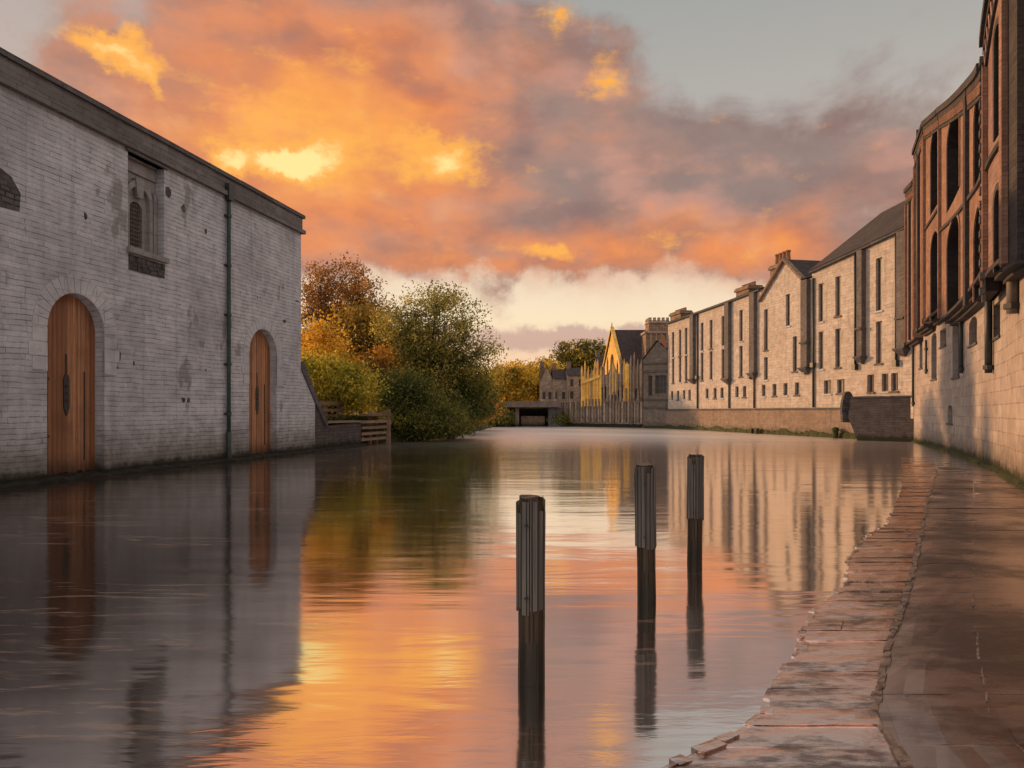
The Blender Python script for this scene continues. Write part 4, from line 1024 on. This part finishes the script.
# continuous bedding under the slabs
ysb = [-2+.5*i for i in range(47)]
for y0_, y1_ in zip(ysb, ysb[1:]):
    zb0 = .0035-.0006*max(0,y0_-8); zb1 = .0035-.0006*max(0,y1_-8)
    ea, eb = interp(edge_pts,y0_)+.03, interp(edge_pts,y1_)+.03; ja, jb = interp(joint_pts,y0_), interp(joint_pts,y1_); wa_, wb_ = wallX(y0_)+.3, wallX(y1_)+.3
    b.face([(ea,y0_,zb0),(ja,y0_,zb0),(jb,y1_,zb1),(eb,y1_,zb1)]); bf.face([(ja,y0_,zb0),(wa_,y0_,zb0),(wb_,y1_,zb1),(jb,y1_,zb1)])
tag(b.build('walkway', 'paving'), kind='structure'); tag(bf.build('flooded_path', 'flood'), kind='structure'); tag(bj.build('path_joint', 'joint'), kind='structure')

# ------------------------------------------------------------------ GROUND and WATER
left_edge = [(-14.9,-40),(-14.57,-5),(-8.9,29),(-7.9,33),(-7.2,38),(-5.2,41),(-3.6,48),(-2.9,60),(-2.2,75),(-2.4,90),(-6,110),(-20,150),(-60,200)]
right_edge = [(9.5,-40),(9.5,3),(10.6,12),(12.2,15.8),(17.9,27.5),(22.4,39.3),(21,47),(16,72),(14,76),(6.5,84.5),(6.0,92),(2,112),(-10,150),(-45,200)]
def ed(pts, y):
    ys = [p[1] for p in pts]; xs = [p[0] for p in pts]; return np.interp(y, ys, xs)
xs = np.concatenate([[-3000,-1200,-500,-200,-100,-60,-40],np.arange(-30,36,.6),[45,60,100,200,500,1200,3000]])
ys = np.concatenate([[-3000,-800,-200,-80],np.arange(-40,110,.9),[112,118,126,135,150,170,190,196,300,600,1500,3000]])
XX, YY = np.meshgrid(xs, ys)
dl = ed(left_edge, YY)-XX; dr_ = XX-ed(right_edge, YY)
dd = np.maximum(dl, dr_); dd = np.where(YY > 196, 5, dd)
zz = np.clip(dd*.75, -1.6, 1.15)+np.clip((dd-3)*.06, 0, .9)
zz += .12*np.sin(XX*1.3+YY*.7)*np.sin(YY*.9)*(dd > 0)
gm = bpy.data.meshes.new('ground'); nx = len(xs); ny = len(ys)
verts = np.stack([XX.ravel(), YY.ravel(), zz.ravel()], 1)
faces = [(j*nx+i, j*nx+i+1, (j+1)*nx+i+1, (j+1)*nx+i) for j in range(ny-1) for i in range(nx-1)]
gm.from_pydata(verts.tolist(), [], faces); gm.materials.append(M['ground']); gm.polygons.foreach_set('use_smooth', [True]*len(gm.polygons))
go = bpy.data.objects.new('ground', gm); C.objects.link(go); tag(go, kind='structure')
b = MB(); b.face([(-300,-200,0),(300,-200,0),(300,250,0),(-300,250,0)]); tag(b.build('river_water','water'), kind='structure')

b = MB(); prev = None
for i in range(181):
    th = 2*math.pi*i/180; Rr = 620+80*math.sin(th*3); hh = 13+7*math.sin(th*5+1)+4*math.sin(th*11)+3*math.sin(th*23)
    c = [(Rr*math.sin(th)*q, Rr*math.cos(th)*q, z) for q, z in ((1,0),(1.08,hh*.6),(1.25,hh),(1.6,hh*.9))]
    if prev:
        for j in range(3): b.face([prev[j],c[j],c[j+1],prev[j+1]])
    prev = c
tag(b.build('hills','ground'), kind='structure')
# ------------------------------------------------------------------ TREES
def leaves_mesh(name, mat, P, size, rs, parent, flat=.0):
    n_ = len(P); a = rs.normal(size=(n_,3)); a /= np.linalg.norm(a,axis=1)[:,None]
    c = rs.normal(size=(n_,3)); bt = np.cross(a,c); bt /= np.linalg.norm(bt,axis=1)[:,None]
    s_ = size*rs.uniform(.55,1.25,(n_,1)); w_ = s_*rs.uniform(.4,.65,(n_,1))
    v = np.empty((n_,4,3)); v[:,0] = P-a*s_; v[:,1] = P+bt*w_; v[:,2] = P+a*s_; v[:,3] = P-bt*w_
    off = np.array(parent_off(parent)); v = (v-off).reshape(-1,3)
    me = bpy.data.meshes.new(name); me.vertices.add(n_*4); me.vertices.foreach_set('co', v.ravel())
    me.loops.add(n_*4); me.loops.foreach_set('vertex_index', np.arange(n_*4)); me.polygons.add(n_); me.polygons.foreach_set('loop_start', np.arange(0,n_*4,4)); me.polygons.foreach_set('loop_total', np.full(n_,4))
    me.update(); me.validate()
    at_ = me.attributes.new('tint','FLOAT','POINT'); at_.data.foreach_set('value', np.repeat(rs.uniform(0,1,n_),4).astype(np.float32))
    me.materials.append(mat); o = bpy.data.objects.new(name, me); C.objects.link(o); o.parent = parent; OFF[o.name] = tuple(off); return o
def tree(name, cat, label, base, lobes, mat, nclump, nleaf, size, seed, trunk_r=.18, group=None, spread=.42, stems=1, th=None, hollow=.35, bare=0):
    """lobes: ellipsoids (dx,dy,z,rx,ry,rz) that the crown fills with clumps at branch tips"""
    rs = np.random.RandomState(seed); r_ = random.Random(seed); bx_, by_, bz_ = base
    o = empty(name, base, label, cat, group)
    vol = np.array([l[3]*l[4]*l[5] for l in lobes]); vol = vol/vol.sum(); cl = []
    while len(cl) < nclump:
        l = lobes[rs.choice(len(lobes), p=vol)]; d = rs.normal(size=3); d /= np.linalg.norm(d); rr = rs.uniform(hollow,1)**.5*(1+rs.normal()*.07)
        p = np.array([bx_+l[0]+d[0]*rr*l[3], by_+l[1]+d[1]*rr*l[4], l[2]+d[2]*rr*l[5]])
        if p[2] > .15: cl.append(p)
    cl = np.array(cl); 
    bm_ = MB(); ztop = max(l[2] for l in lobes); th = th or (bz_+(ztop-bz_)*.45)
    for s_ in range(stems):
        ox = r_.uniform(-.4,.4)*(stems > 1); pts = [(bx_+ox,by_,bz_-.3),(bx_+ox*1.5+r_.uniform(-.1,.1),by_,(bz_+th)/2),(bx_+ox*2.2,by_,th),(bx_+ox*2.6+r_.uniform(-.2,.2),by_,(th+ztop)/2),(bx_+ox*3,by_,ztop)]
        tube(bm_, pts, [trunk_r*1.2,trunk_r,trunk_r*.8,trunk_r*.5,trunk_r*.12], 8)
    bm_.build('trunk','bark',o,True)
    bb_ = MB(); nl = min(len(cl), 90)
    mains = []
    for i in range(min(14, nl)):                # limbs, then twigs to the clumps
        t = cl[i]; z0_ = th*.75+(ztop-th*.75)*r_.random()*.6; s0 = Vector((bx_,by_,min(z0_,t[2])));  e = Vector(t); md = s0.lerp(e,.5)+Vector((r_.uniform(-.2,.2),r_.uniform(-.2,.2),-.1+.25*r_.random()))
        tube(bb_, [s0,md,e], [trunk_r*.42,trunk_r*.26,trunk_r*.07], 5, False); mains += [md, md.lerp(e,.5)]
    for i in range(14, min(len(cl), 320)):
        e = Vector(cl[i]); s0 = min(mains, key=lambda q: (q-e).length); md = s0.lerp(e,.5)+Vector((r_.uniform(-.12,.12),r_.uniform(-.12,.12),.12*r_.random()))
        tube(bb_, [s0,md,e], [trunk_r*.14,trunk_r*.09,trunk_r*.03], 4, False)
    bb_.build('limbs','bark',o)
    cnt = rs.poisson(nleaf, len(cl)); P = np.repeat(cl, cnt, axis=0)
    sp_ = np.repeat(rs.uniform(.6,1.4,len(cl))*spread, cnt)[:,None]
    P = P+np.clip(rs.normal(size=P.shape),-1.9,1.9)*sp_*np.array([1,1,.7])
    P = P[P[:,2] > .06]
    leaves_mesh('crown', mat, P, size, rs, o); return o
L_rust = leafmat('rust_leaves', (.13,.07,.025), (.36,.17,.045), (.70,.34,.07), 0.55)
L_olive = leafmat('olive_leaves', (.13,.10,.025), (.36,.23,.045), (.70,.42,.06), 0.55)
L_gold = leafmat('gold_leaves', (.55,.28,.03), (.85,.50,.05), (.95,.68,.12), .5)
L_willow = leafmat('willow_leaves', (.18,.20,.03), (.48,.42,.055), (.85,.64,.08), 0.55)
L_green = leafmat('green_leaves', (.13,.13,.035), (.38,.33,.075), (.75,.58,.13), 0.55)
L_dark = leafmat('dark_green_leaves', (.055,.075,.022), (.15,.175,.045), (.34,.31,.07), 0.55)
L_orange = leafmat('orange_leaves', (.16,.09,.03), (.42,.22,.05), (.85,.42,.07))
L_fgold = leafmat('far_gold_leaves', (.25,.19,.03), (.80,.50,.05), (.95,.66,.08), .4, .35)
L_fgreen = leafmat('far_green_leaves', (.08,.08,.02), (.22,.19,.04), (.60,.42,.06), .4, .4)
def bx0(px, Y): return K(px)*Y
GRP = 'trees and bushes on the left bank'
tree('autumn_tree','tree','tall russet autumn tree just right of the warehouse corner, highest crown on the bank', (bx0(340,52),52,1.5), [(0,0,9.6,3.0,2.6,3.0),(-1.2,0,7.2,2.4,2.2,2.2),(1.3,.2,7.8,1.9,2,2.0)], L_rust, 250, 80, .10, 21, .22, GRP, hollow=.15)
tree('autumn_tree','tree','medium olive brown tree between the russet tree and the big riverside tree', (bx0(362,47),47,1.3), [(0,0,6.6,2.0,1.8,2.0),(.9,0,5.2,1.6,1.5,1.6)], L_olive, 150, 70, .11, 22, .16, GRP, hollow=.1)
tree('golden_tree','tree','small glowing golden tree beside the warehouse corner', (bx0(323,42),42,1.4), [(0,0,5.0,1.3,1.2,1.9),(.4,0,3.6,1.2,1.2,1.0)], L_gold, 80, 75, .10, 23, .12, GRP, hollow=.1)
tree('golden_tree','tree','low orange-gold bush between the green willow and the big riverside tree', (bx0(378,43),43,1.2), [(0,0,3.8,1.4,1.2,1.5),(.5,0,2.9,1.1,1,1.0)], L_orange, 90, 70, .10, 24, .1, GRP, hollow=.1)
tree('willow','tree','rounded yellow-green willow bush behind the plank fence', (bx0(335,38),38,1.2), [(0,0,3.0,1.9,1.5,1.3),(-1.2,0,3.4,1.2,1.2,1.4),(1.0,0,2.6,1.2,1.2,.9)], L_willow, 150, 85, .09, 25, .12, GRP, stems=3, hollow=.1)
tree('riverside_tree','tree','large green riverside tree with airy upper crown and reddish twigs leaning over the river', (bx0(434,43.5),43.5,1.0),
     [(.1,0,6.8,2.7,2.3,2.4),(-1.6,0,6.1,1.9,1.9,2.0),(2.2,0,5.5,1.9,1.6,1.9),(3.0,0,4.4,1.2,1,1.1),(0,0,4.3,3.3,2.2,1.9)], L_green, 400, 62, .085, 26, .16, GRP, stems=3, hollow=.2, spread=.36)
tree('bush','bush','dark green bush at the end of the timber crib overhanging the water', (bx0(412,40.5),40.5,.3), [(0,0,1.7,1.7,1.2,1.7),(1.2,.4,1.4,1.5,1.2,1.3),(-.8,.3,2.6,1.4,1.2,1.4)], L_dark, 210, 95, .085, 27, .08, GRP, stems=3, hollow=.1)
tree('bush','bush','green bush under the right side of the big riverside tree', (bx0(455,44.5),44.5,.3), [(0,0,1.9,1.9,1.4,1.6),(1.3,.2,2.4,1.3,1.2,1.3),(-.6,0,3.2,1.6,1.4,1.2)], L_dark, 190, 90, .09, 28, .08, GRP, stems=3, hollow=.1)
tree('bush','bush','small reddish brown bush on the low bank beyond the big riverside tree', (bx0(470,55),55,.7), [(0,0,1.7,1.9,1.4,1.1),(-1.5,0,1.9,1.5,1.2,1.2)], L_orange, 110, 70, .11, 29, .08, GRP, hollow=.1)
tree('bush','bush','brown green bush low on the bank just left of the bridge', (bx0(489,66),66,.7), [(0,0,1.9,1.5,1.4,1.3),(-1.8,0,2.6,1.8,1.4,1.9)], L_olive, 110, 70, .12, 30, .08, GRP, hollow=.1)
tree('tree','tree','green tree partly hidden behind the big riverside tree', (bx0(405,56),56,1.3), [(0,0,5.2,3.4,2.5,2.6)], L_olive, 200, 55, .13, 31, .18, GRP, hollow=.1)
tree('tree','tree','dark tree standing behind the willow by the warehouse', (bx0(318,60),60,1.5), [(0,0,6.0,3.5,2.5,3.0)], L_olive, 200, 55, .13, 32, .2, GRP, hollow=.1)
for i, (px, Y) in enumerate(((338,72),(380,76),(425,72))):
    tree('bush','bush',['low dense bush far behind the willow, glimpsed under the leftmost crowns','low dense bush far behind the orange-gold bush','low dense bush far behind the trunk of the big riverside tree'][i], (bx0(px,Y),Y,1.6), [(0,0,2.4,2.8,1.6,1.7)], L_olive, 90, 60, .15, 60+i, .08, GRP, hollow=.05)
FG = 'trees beyond the bridge'
tree('golden_tree','tree','golden sunlit tree directly above the left half of the bridge', (bx0(514,98),98,1.5), [(0,0,5.2,3.2,2.5,3.0),(-2.4,0,4.2,2.4,2,2.4)], L_fgold, 170, 60, .19, 41, .2, FG, hollow=.1, spread=.5)
tree('golden_tree','tree','golden green tree above the right half of the bridge, left of the old houses', (bx0(538,101),101,1.5), [(0,0,5.6,3.4,2.5,3.1),(2.0,0,6.4,2.0,2,1.8)], L_fgold, 170, 60, .19, 42, .2, FG, hollow=.1, spread=.5)
tree('tree','tree','rounded green tree left of the pair rising behind the old houses', (bx0(572,108),108,1.5), [(0,0,8.8,3.0,2.5,2.7),(-1.2,0,6.6,2.6,2,2.2)], L_fgreen, 170, 60, .2, 43, .25, FG, hollow=.1, spread=.5)
tree('tree','tree','rounded green tree right of the pair rising behind the old houses, beside the church', (bx0(592,106),106,1.5), [(0,0,9.4,2.9,2.5,2.4),(0,0,7.0,2.8,2,2.2)], L_fgreen, 170, 60, .2, 44, .25, FG, hollow=.1, spread=.5)
tree('bush','bush','small dark bush at the foot of the river wall beside the bridge', (bx0(559,81.5),81.5,.1), [(0,0,.8,1.1,.7,.8)], L_dark, 50, 60, .1, 45, .05, FG, hollow=.1, spread=.25)
tree('bush','bush','dark overgrown bush filling the shaded left arch of the bridge', (bx0(501,80),80,.3), [(0,0,1.0,1.6,.8,.8)], L_dark, 60, 70, .11, 46, .05, FG, hollow=.1, spread=.3)
for i, (px, Y, sd) in enumerate(((488,112,51),(462,100,52),(430,90,53),(548,128,55))):
    tree('tree','tree',['distant olive tree seen in the gap just left of the golden trees','distant tree low behind the right edge of the riverside tree','distant tree behind the middle of the riverside tree','distant tree behind the two golden trees above the bridge'][i],
         (bx0(px,Y),Y,1.8), [(0,0,5.0,4.2,3,3.0)], L_fgreen if i % 2 else L_fgold, 150, 55, .22, sd, .25, FG, hollow=.1, spread=.6)

# grass tufts on the quay
rs = np.random.RandomState(5); P = []
for _ in range(9000):
    s_ = rs.uniform(-9,-2.0); d_ = -rs.uniform(.55,3.4); P.append(WL(s_, 1.12+rs.uniform(-.05,.28)**1.0, d_))
gs = bpy.data.objects.new('holder', None)
L_grass = leafmat('grass_blades', (.03,.04,.01), (.075,.08,.02), (.16,.10,.035))
o = leaves_mesh('quay_grass', L_grass, np.array(P), .10, rs, None); tag(o, 'rough green and rusty grass behind the low quay wall', 'grass', kind='stuff')

# ------------------------------------------------------------------ SKY
w = bpy.data.worlds.new('World'); bpy.context.scene.world = w; w.use_nodes = True
w.node_tree.nodes.clear(); n = N(w.node_tree)
g = n.new('ShaderNodeTexCoord').outputs['Generated']
s = n.new('ShaderNodeSeparateXYZ', {0: g}); X_, Y_, Z_ = s.outputs
az = n.m('ARCTAN2', X_, Y_); el = n.m('ARCSINE', n.m('ABSOLUTE', Z_))
def ae(px, py):
    x, y, z = K(px), 1.0, (HZ-py)/F; l = math.sqrt(x*x+y*y+z*z); return math.atan2(x, y), math.asin(z/l)
co = n.new('ShaderNodeCombineXYZ', {0: az, 1: el}).outputs[0]
# domain warp so that no edge is a clean ellipse
wn = n.new('ShaderNodeTexNoise', {'Vector': co, 'Scale': 5.5, 'Detail': 7.0, 'Roughness': .60})
wv = n.new('ShaderNodeVectorMath', {0: wn.outputs[1], 1: (.5,.5,.5)}, operation='SUBTRACT').outputs[0]
wv = n.new('ShaderNodeVectorMath', {0: wv, 1: (.34,.20,0)}, operation='MULTIPLY').outputs[0]
cw = n.new('ShaderNodeVectorMath', {0: co, 1: wv}, operation='ADD').outputs[0]
wn2 = n.new('ShaderNodeTexNoise', {'Vector': co, 'Scale': 14.0, 'Detail': 7.0, 'Roughness': .65})
wv2 = n.new('ShaderNodeVectorMath', {0: wn2.outputs[1], 1: (.5,.5,.5)}, operation='SUBTRACT').outputs[0]
wv2 = n.new('ShaderNodeVectorMath', {0: wv2, 1: (.09,.07,0)}, operation='MULTIPLY').outputs[0]
cw2 = n.new('ShaderNodeVectorMath', {0: co, 1: wv2}, operation='ADD').outputs[0]
wv3 = n.new('ShaderNodeTexNoise', {'Vector': co, 'Scale': 30.0, 'Detail': 5.0, 'Roughness': .6})
wv3 = n.new('ShaderNodeVectorMath', {0: wv3.outputs[1], 1: (.5,.5,.5)}, operation='SUBTRACT').outputs[0]
wv3 = n.new('ShaderNodeVectorMath', {0: wv3, 1: (.055,.045,0)}, operation='MULTIPLY').outputs[0]
cw3 = n.new('ShaderNodeVectorMath', {0: co, 1: wv3}, operation='ADD').outputs[0]
def blob(px, py, rx, ry, rot=0, amp=1.0, fine=False):
    """soft cloud mass centred on a sky direction, radii in the same angular units"""
    a0, e0 = ae(px, py)
    mp = n.new('ShaderNodeMapping', {'Vector': cw3 if fine == 2 else cw2 if fine else cw, 'Location': (a0,e0,0), 'Rotation': (0,0,R(rot)), 'Scale': (rx/F,ry/F,1)}, vector_type='TEXTURE').outputs[0]
    d = n.new('ShaderNodeVectorMath', {0: mp, 1: mp}, operation='DOT_PRODUCT').outputs[1]
    return (n.m('POWER', math.exp(-1), d), amp)
def add(xs_):
    t = 0.0
    for x, a_ in xs_: t = n.m('MULTIPLY_ADD', x, a_, t)
    return t
mask = add([blob(300,70,200,110,-12,.95), blob(470,150,220,100,-14,.95), blob(660,185,200,62,-8,.8), blob(800,200,130,45,0,.65), blob(170,170,110,60,0,.45), blob(440,235,150,35,-6,.7),
            blob(115,52,50,28,0,.75), blob(800,80,130,28,6,.45), blob(860,120,100,26,0,.42), blob(470,40,110,70,0,.45), blob(220,215,80,50,0,.5), blob(700,240,170,26,-3,.5), blob(560,20,60,50,0,.35), blob(600,258,230,20,0,.5), blob(360,262,90,26,0,.4)])
fb = n.noise(n.mapping(co, (1,1.9,1), (0,0,0), (0,0,R(-10))), 5.2, 7, .54, .3)
fb2 = n.noise(n.mapping(co, (1,2.6,1), (3,2,0), (0,0,R(8))), 3.2, 6, .55)
fb3 = n.noise(n.mapping(co, (1,2.0,1), (1.3,5,0)), 17, 5, .62)
dens = n.rng(n.m('ADD', mask, n.m('MULTIPLY', n.m('SUBTRACT', fb, .5), 1.5)), .22, .78)
# the rest of the sky dome behind the viewer carries thin broken cloud
behind = n.rng(n.m('ABSOLUTE', az), .8, 1.3); 
dens = n.m('MAXIMUM', dens, n.m('MULTIPLY', behind, n.rng(fb2, .42, .65, 0, .7)))
low = n.m('MULTIPLY', n.rng(n.m('ADD', add([blob(530,343,170,13,-1,1.0,True), blob(650,334,90,7,-2,.7,True), blob(560,333,90,9,0,.4,True), blob(425,277,60,5,0,.5,True)]), n.m('MULTIPLY', n.m('SUBTRACT', fb3, .5), .3)), .12, 1.0), .8)
# clear sky
t = n.rng(el, 0.0, .62, 0, 1, False)
r = n.new('ShaderNodeValToRGB', {0: t}); cr = r.color_ramp
stops = [(0,(250,205,165)),(.12,(246,208,172)),(.20,(250,226,190)),(.30,(243,224,196)),(.42,(215,200,182)),(.60,(182,175,168)),(.85,(160,162,158)),(1,(150,154,154))]
cr.elements[0].position = 0; cr.elements[0].color = (*lin(stops[0][1]),1); cr.elements[1].position = 1; cr.elements[1].color = (*lin(stops[-1][1]),1)
for p_, c_ in stops[1:-1]: e = cr.elements.new(p_); e.color = (*lin(c_),1)
sky = r.outputs[0]
sky = n.mix(n.m('MULTIPLY', add([blob(560,262,330,24,-1,1,True), blob(760,262,120,26,0,.8,True)]), .8), sky, lin((228,182,152)))
sky = n.mix(n.m('MULTIPLY', n.m('MULTIPLY', blob(80,150,170,150,0,1,True)[0], .75), n.rng(fb2,.2,.8,.6,1)), sky, lin((196,170,158)))
# cloud colours
warm = n.m('ADD', add([blob(290,110,170,85,-12,.70,True), blob(370,165,110,50,0,.30,True), blob(180,215,110,50,0,.35,True), blob(560,248,200,22,-3,.38), blob(740,222,140,20,0,.36), blob(440,70,140,50,-10,.26,True), blob(820,110,150,60,0,-.22,True), blob(460,262,150,15,-2,.42,True), blob(690,258,130,15,0,.40,True), blob(660,150,110,50,0,-.12,True)]), n.m('ADD', .13, n.m('MULTIPLY', n.m('SUBTRACT', fb, .5), 1.25)))
pn = n.mapping(co, (1,1.7,1), (2,4,0), (0,0,R(-10)))
pn2 = n.new('ShaderNodeVectorMath', {0: pn, 1: (.035,.030,0)}, operation='ADD').outputs[0]
relief = n.m('SUBTRACT', n.noise(pn, 5.2, 6, .52), n.noise(pn2, 5.2, 6, .52))
r = n.new('ShaderNodeValToRGB', {0: warm}); cr = r.color_ramp
st_ = [(0,(150,128,120)),(.22,(176,136,120)),(.45,(212,140,104)),(.7,(234,142,86)),(1,(250,160,78))]
cr.elements[0].position = 0; cr.elements[0].color = (*lin(st_[0][1]),1); cr.elements[1].position = 1; cr.elements[1].color = (*lin(st_[-1][1]),1)
for p_, c_ in st_[1:-1]: e = cr.elements.new(p_); e.color = (*lin(c_),1)
cc = r.outputs[0]
shade = n.rng(n.noise(n.mapping(co, (1,2.2,1), (7,1,0), (0,0,R(-12))), 6, 5, .52, .3), .40, .64)
cc = n.mix(n.m('MULTIPLY', shade, n.m('MULTIPLY', n.m('SUBTRACT', 1.15, warm, clamp=True), .62)), cc, lin((142,110,102)))
cc = n.mix(n.rng(relief, .01, .17, 0, .42), cc, n.mix(n.rng(warm,.3,.9), lin((222,160,138)), lin((255,186,112))))
cc = n.mix(n.rng(relief, -.01, -.17, 0, .45), cc, n.mix(n.rng(warm,.3,.9), lin((128,100,100)), lin((200,112,72))))
hot = n.m('ADD', add([blob(302,166,34,17,0,1.5,2), blob(272,160,16,10,0,.7,2), blob(230,160,19,15,0,1.25,2), blob(445,160,42,22,-8,1.05,2), blob(607,76,28,18,0,.55,2), blob(562,14,24,16,0,.6,2), blob(108,50,34,12,-10,1.0,2), blob(134,36,12,10,0,.5,2),
       blob(152,84,11,20,20,.6,2), blob(265,112,60,26,0,.42,2), blob(350,145,50,26,0,.5,2), blob(550,252,34,8,0,.65,2), blob(330,60,60,26,10,.25,2), blob(660,240,40,8,0,.4,2)]), n.m('MULTIPLY', n.m('SUBTRACT', fb3, .5), 1.5))
cc = n.mix(n.rng(hot, .12, .72), cc, lin((254,176,78)))
cc = n.mix(n.rng(hot, .72, 1.35), cc, lin((255,232,150)))
dens = n.m('MAXIMUM', dens, n.rng(hot, .3, .6))
col = n.mix(dens, sky, cc)
col = n.mix(low, col, lin((196,158,146)))
# away from the afterglow the dome is a paler, cooler dusk sky that fills the shade
back = n.rng(n.m('ABSOLUTE', az), .75, 1.5)
col = n.mix(n.m('MULTIPLY', back, .85), col, n.mix(n.rng(fb2, .4, .65), (.92,.88,.88), (1.0,.80,.68)))
up = n.rng(el, .62, 1.1); col = n.mix(n.m('MULTIPLY', up, .8), col, (.55,.50,.48))
nis = n.new('ShaderNodeTexSky', sky_type='NISHITA'); nis.sun_disc = False; nis.sun_elevation = R(9); nis.sun_rotation = R(-52)
bg1 = n.new('ShaderNodeBackground', {0: col, 1: 1.0}); bg2 = n.new('ShaderNodeBackground', {0: nis.outputs[0], 1: .006})
ad = n.new('ShaderNodeAddShader', {0: bg1.outputs[0], 1: bg2.outputs[0]})
wo = n.new('ShaderNodeOutputWorld', {0: ad.outputs[0]})

sd = bpy.data.lights.new('sun','SUN'); sd.energy = 3.6; sd.angle = R(1.2); sd.color = (1.0,.55,.24)
so = bpy.data.objects.new('sun', sd); C.objects.link(so)
elv, azm = R(9), R(-52)
dv = Vector((math.sin(azm)*math.cos(elv), math.cos(azm)*math.cos(elv), math.sin(elv)))
so.rotation_euler = dv.to_track_quat('Z','Y').to_euler()

# ------------------------------------------------------------------ CAMERA
cd = bpy.data.cameras.new('camera'); cd.sensor_width = 36; cd.lens = F/1024*36; cd.shift_y = (HZ-384)/1024; cd.clip_end = 6000; cd.clip_start = .05
cam = bpy.data.objects.new('camera', cd); C.objects.link(cam); cam.location = (0,0,CH); cam.rotation_euler = (R(90),0,0)
sc_ = bpy.context.scene; sc_.camera = cam
sc_.view_settings.view_transform = 'Standard'; sc_.view_settings.look = 'None'; sc_.view_settings.exposure = 0; sc_.view_settings.gamma = 1

sc_.cycles.max_bounces = 6; sc_.cycles.diffuse_bounces = 3; sc_.cycles.glossy_bounces = 4; sc_.cycles.transmission_bounces = 3
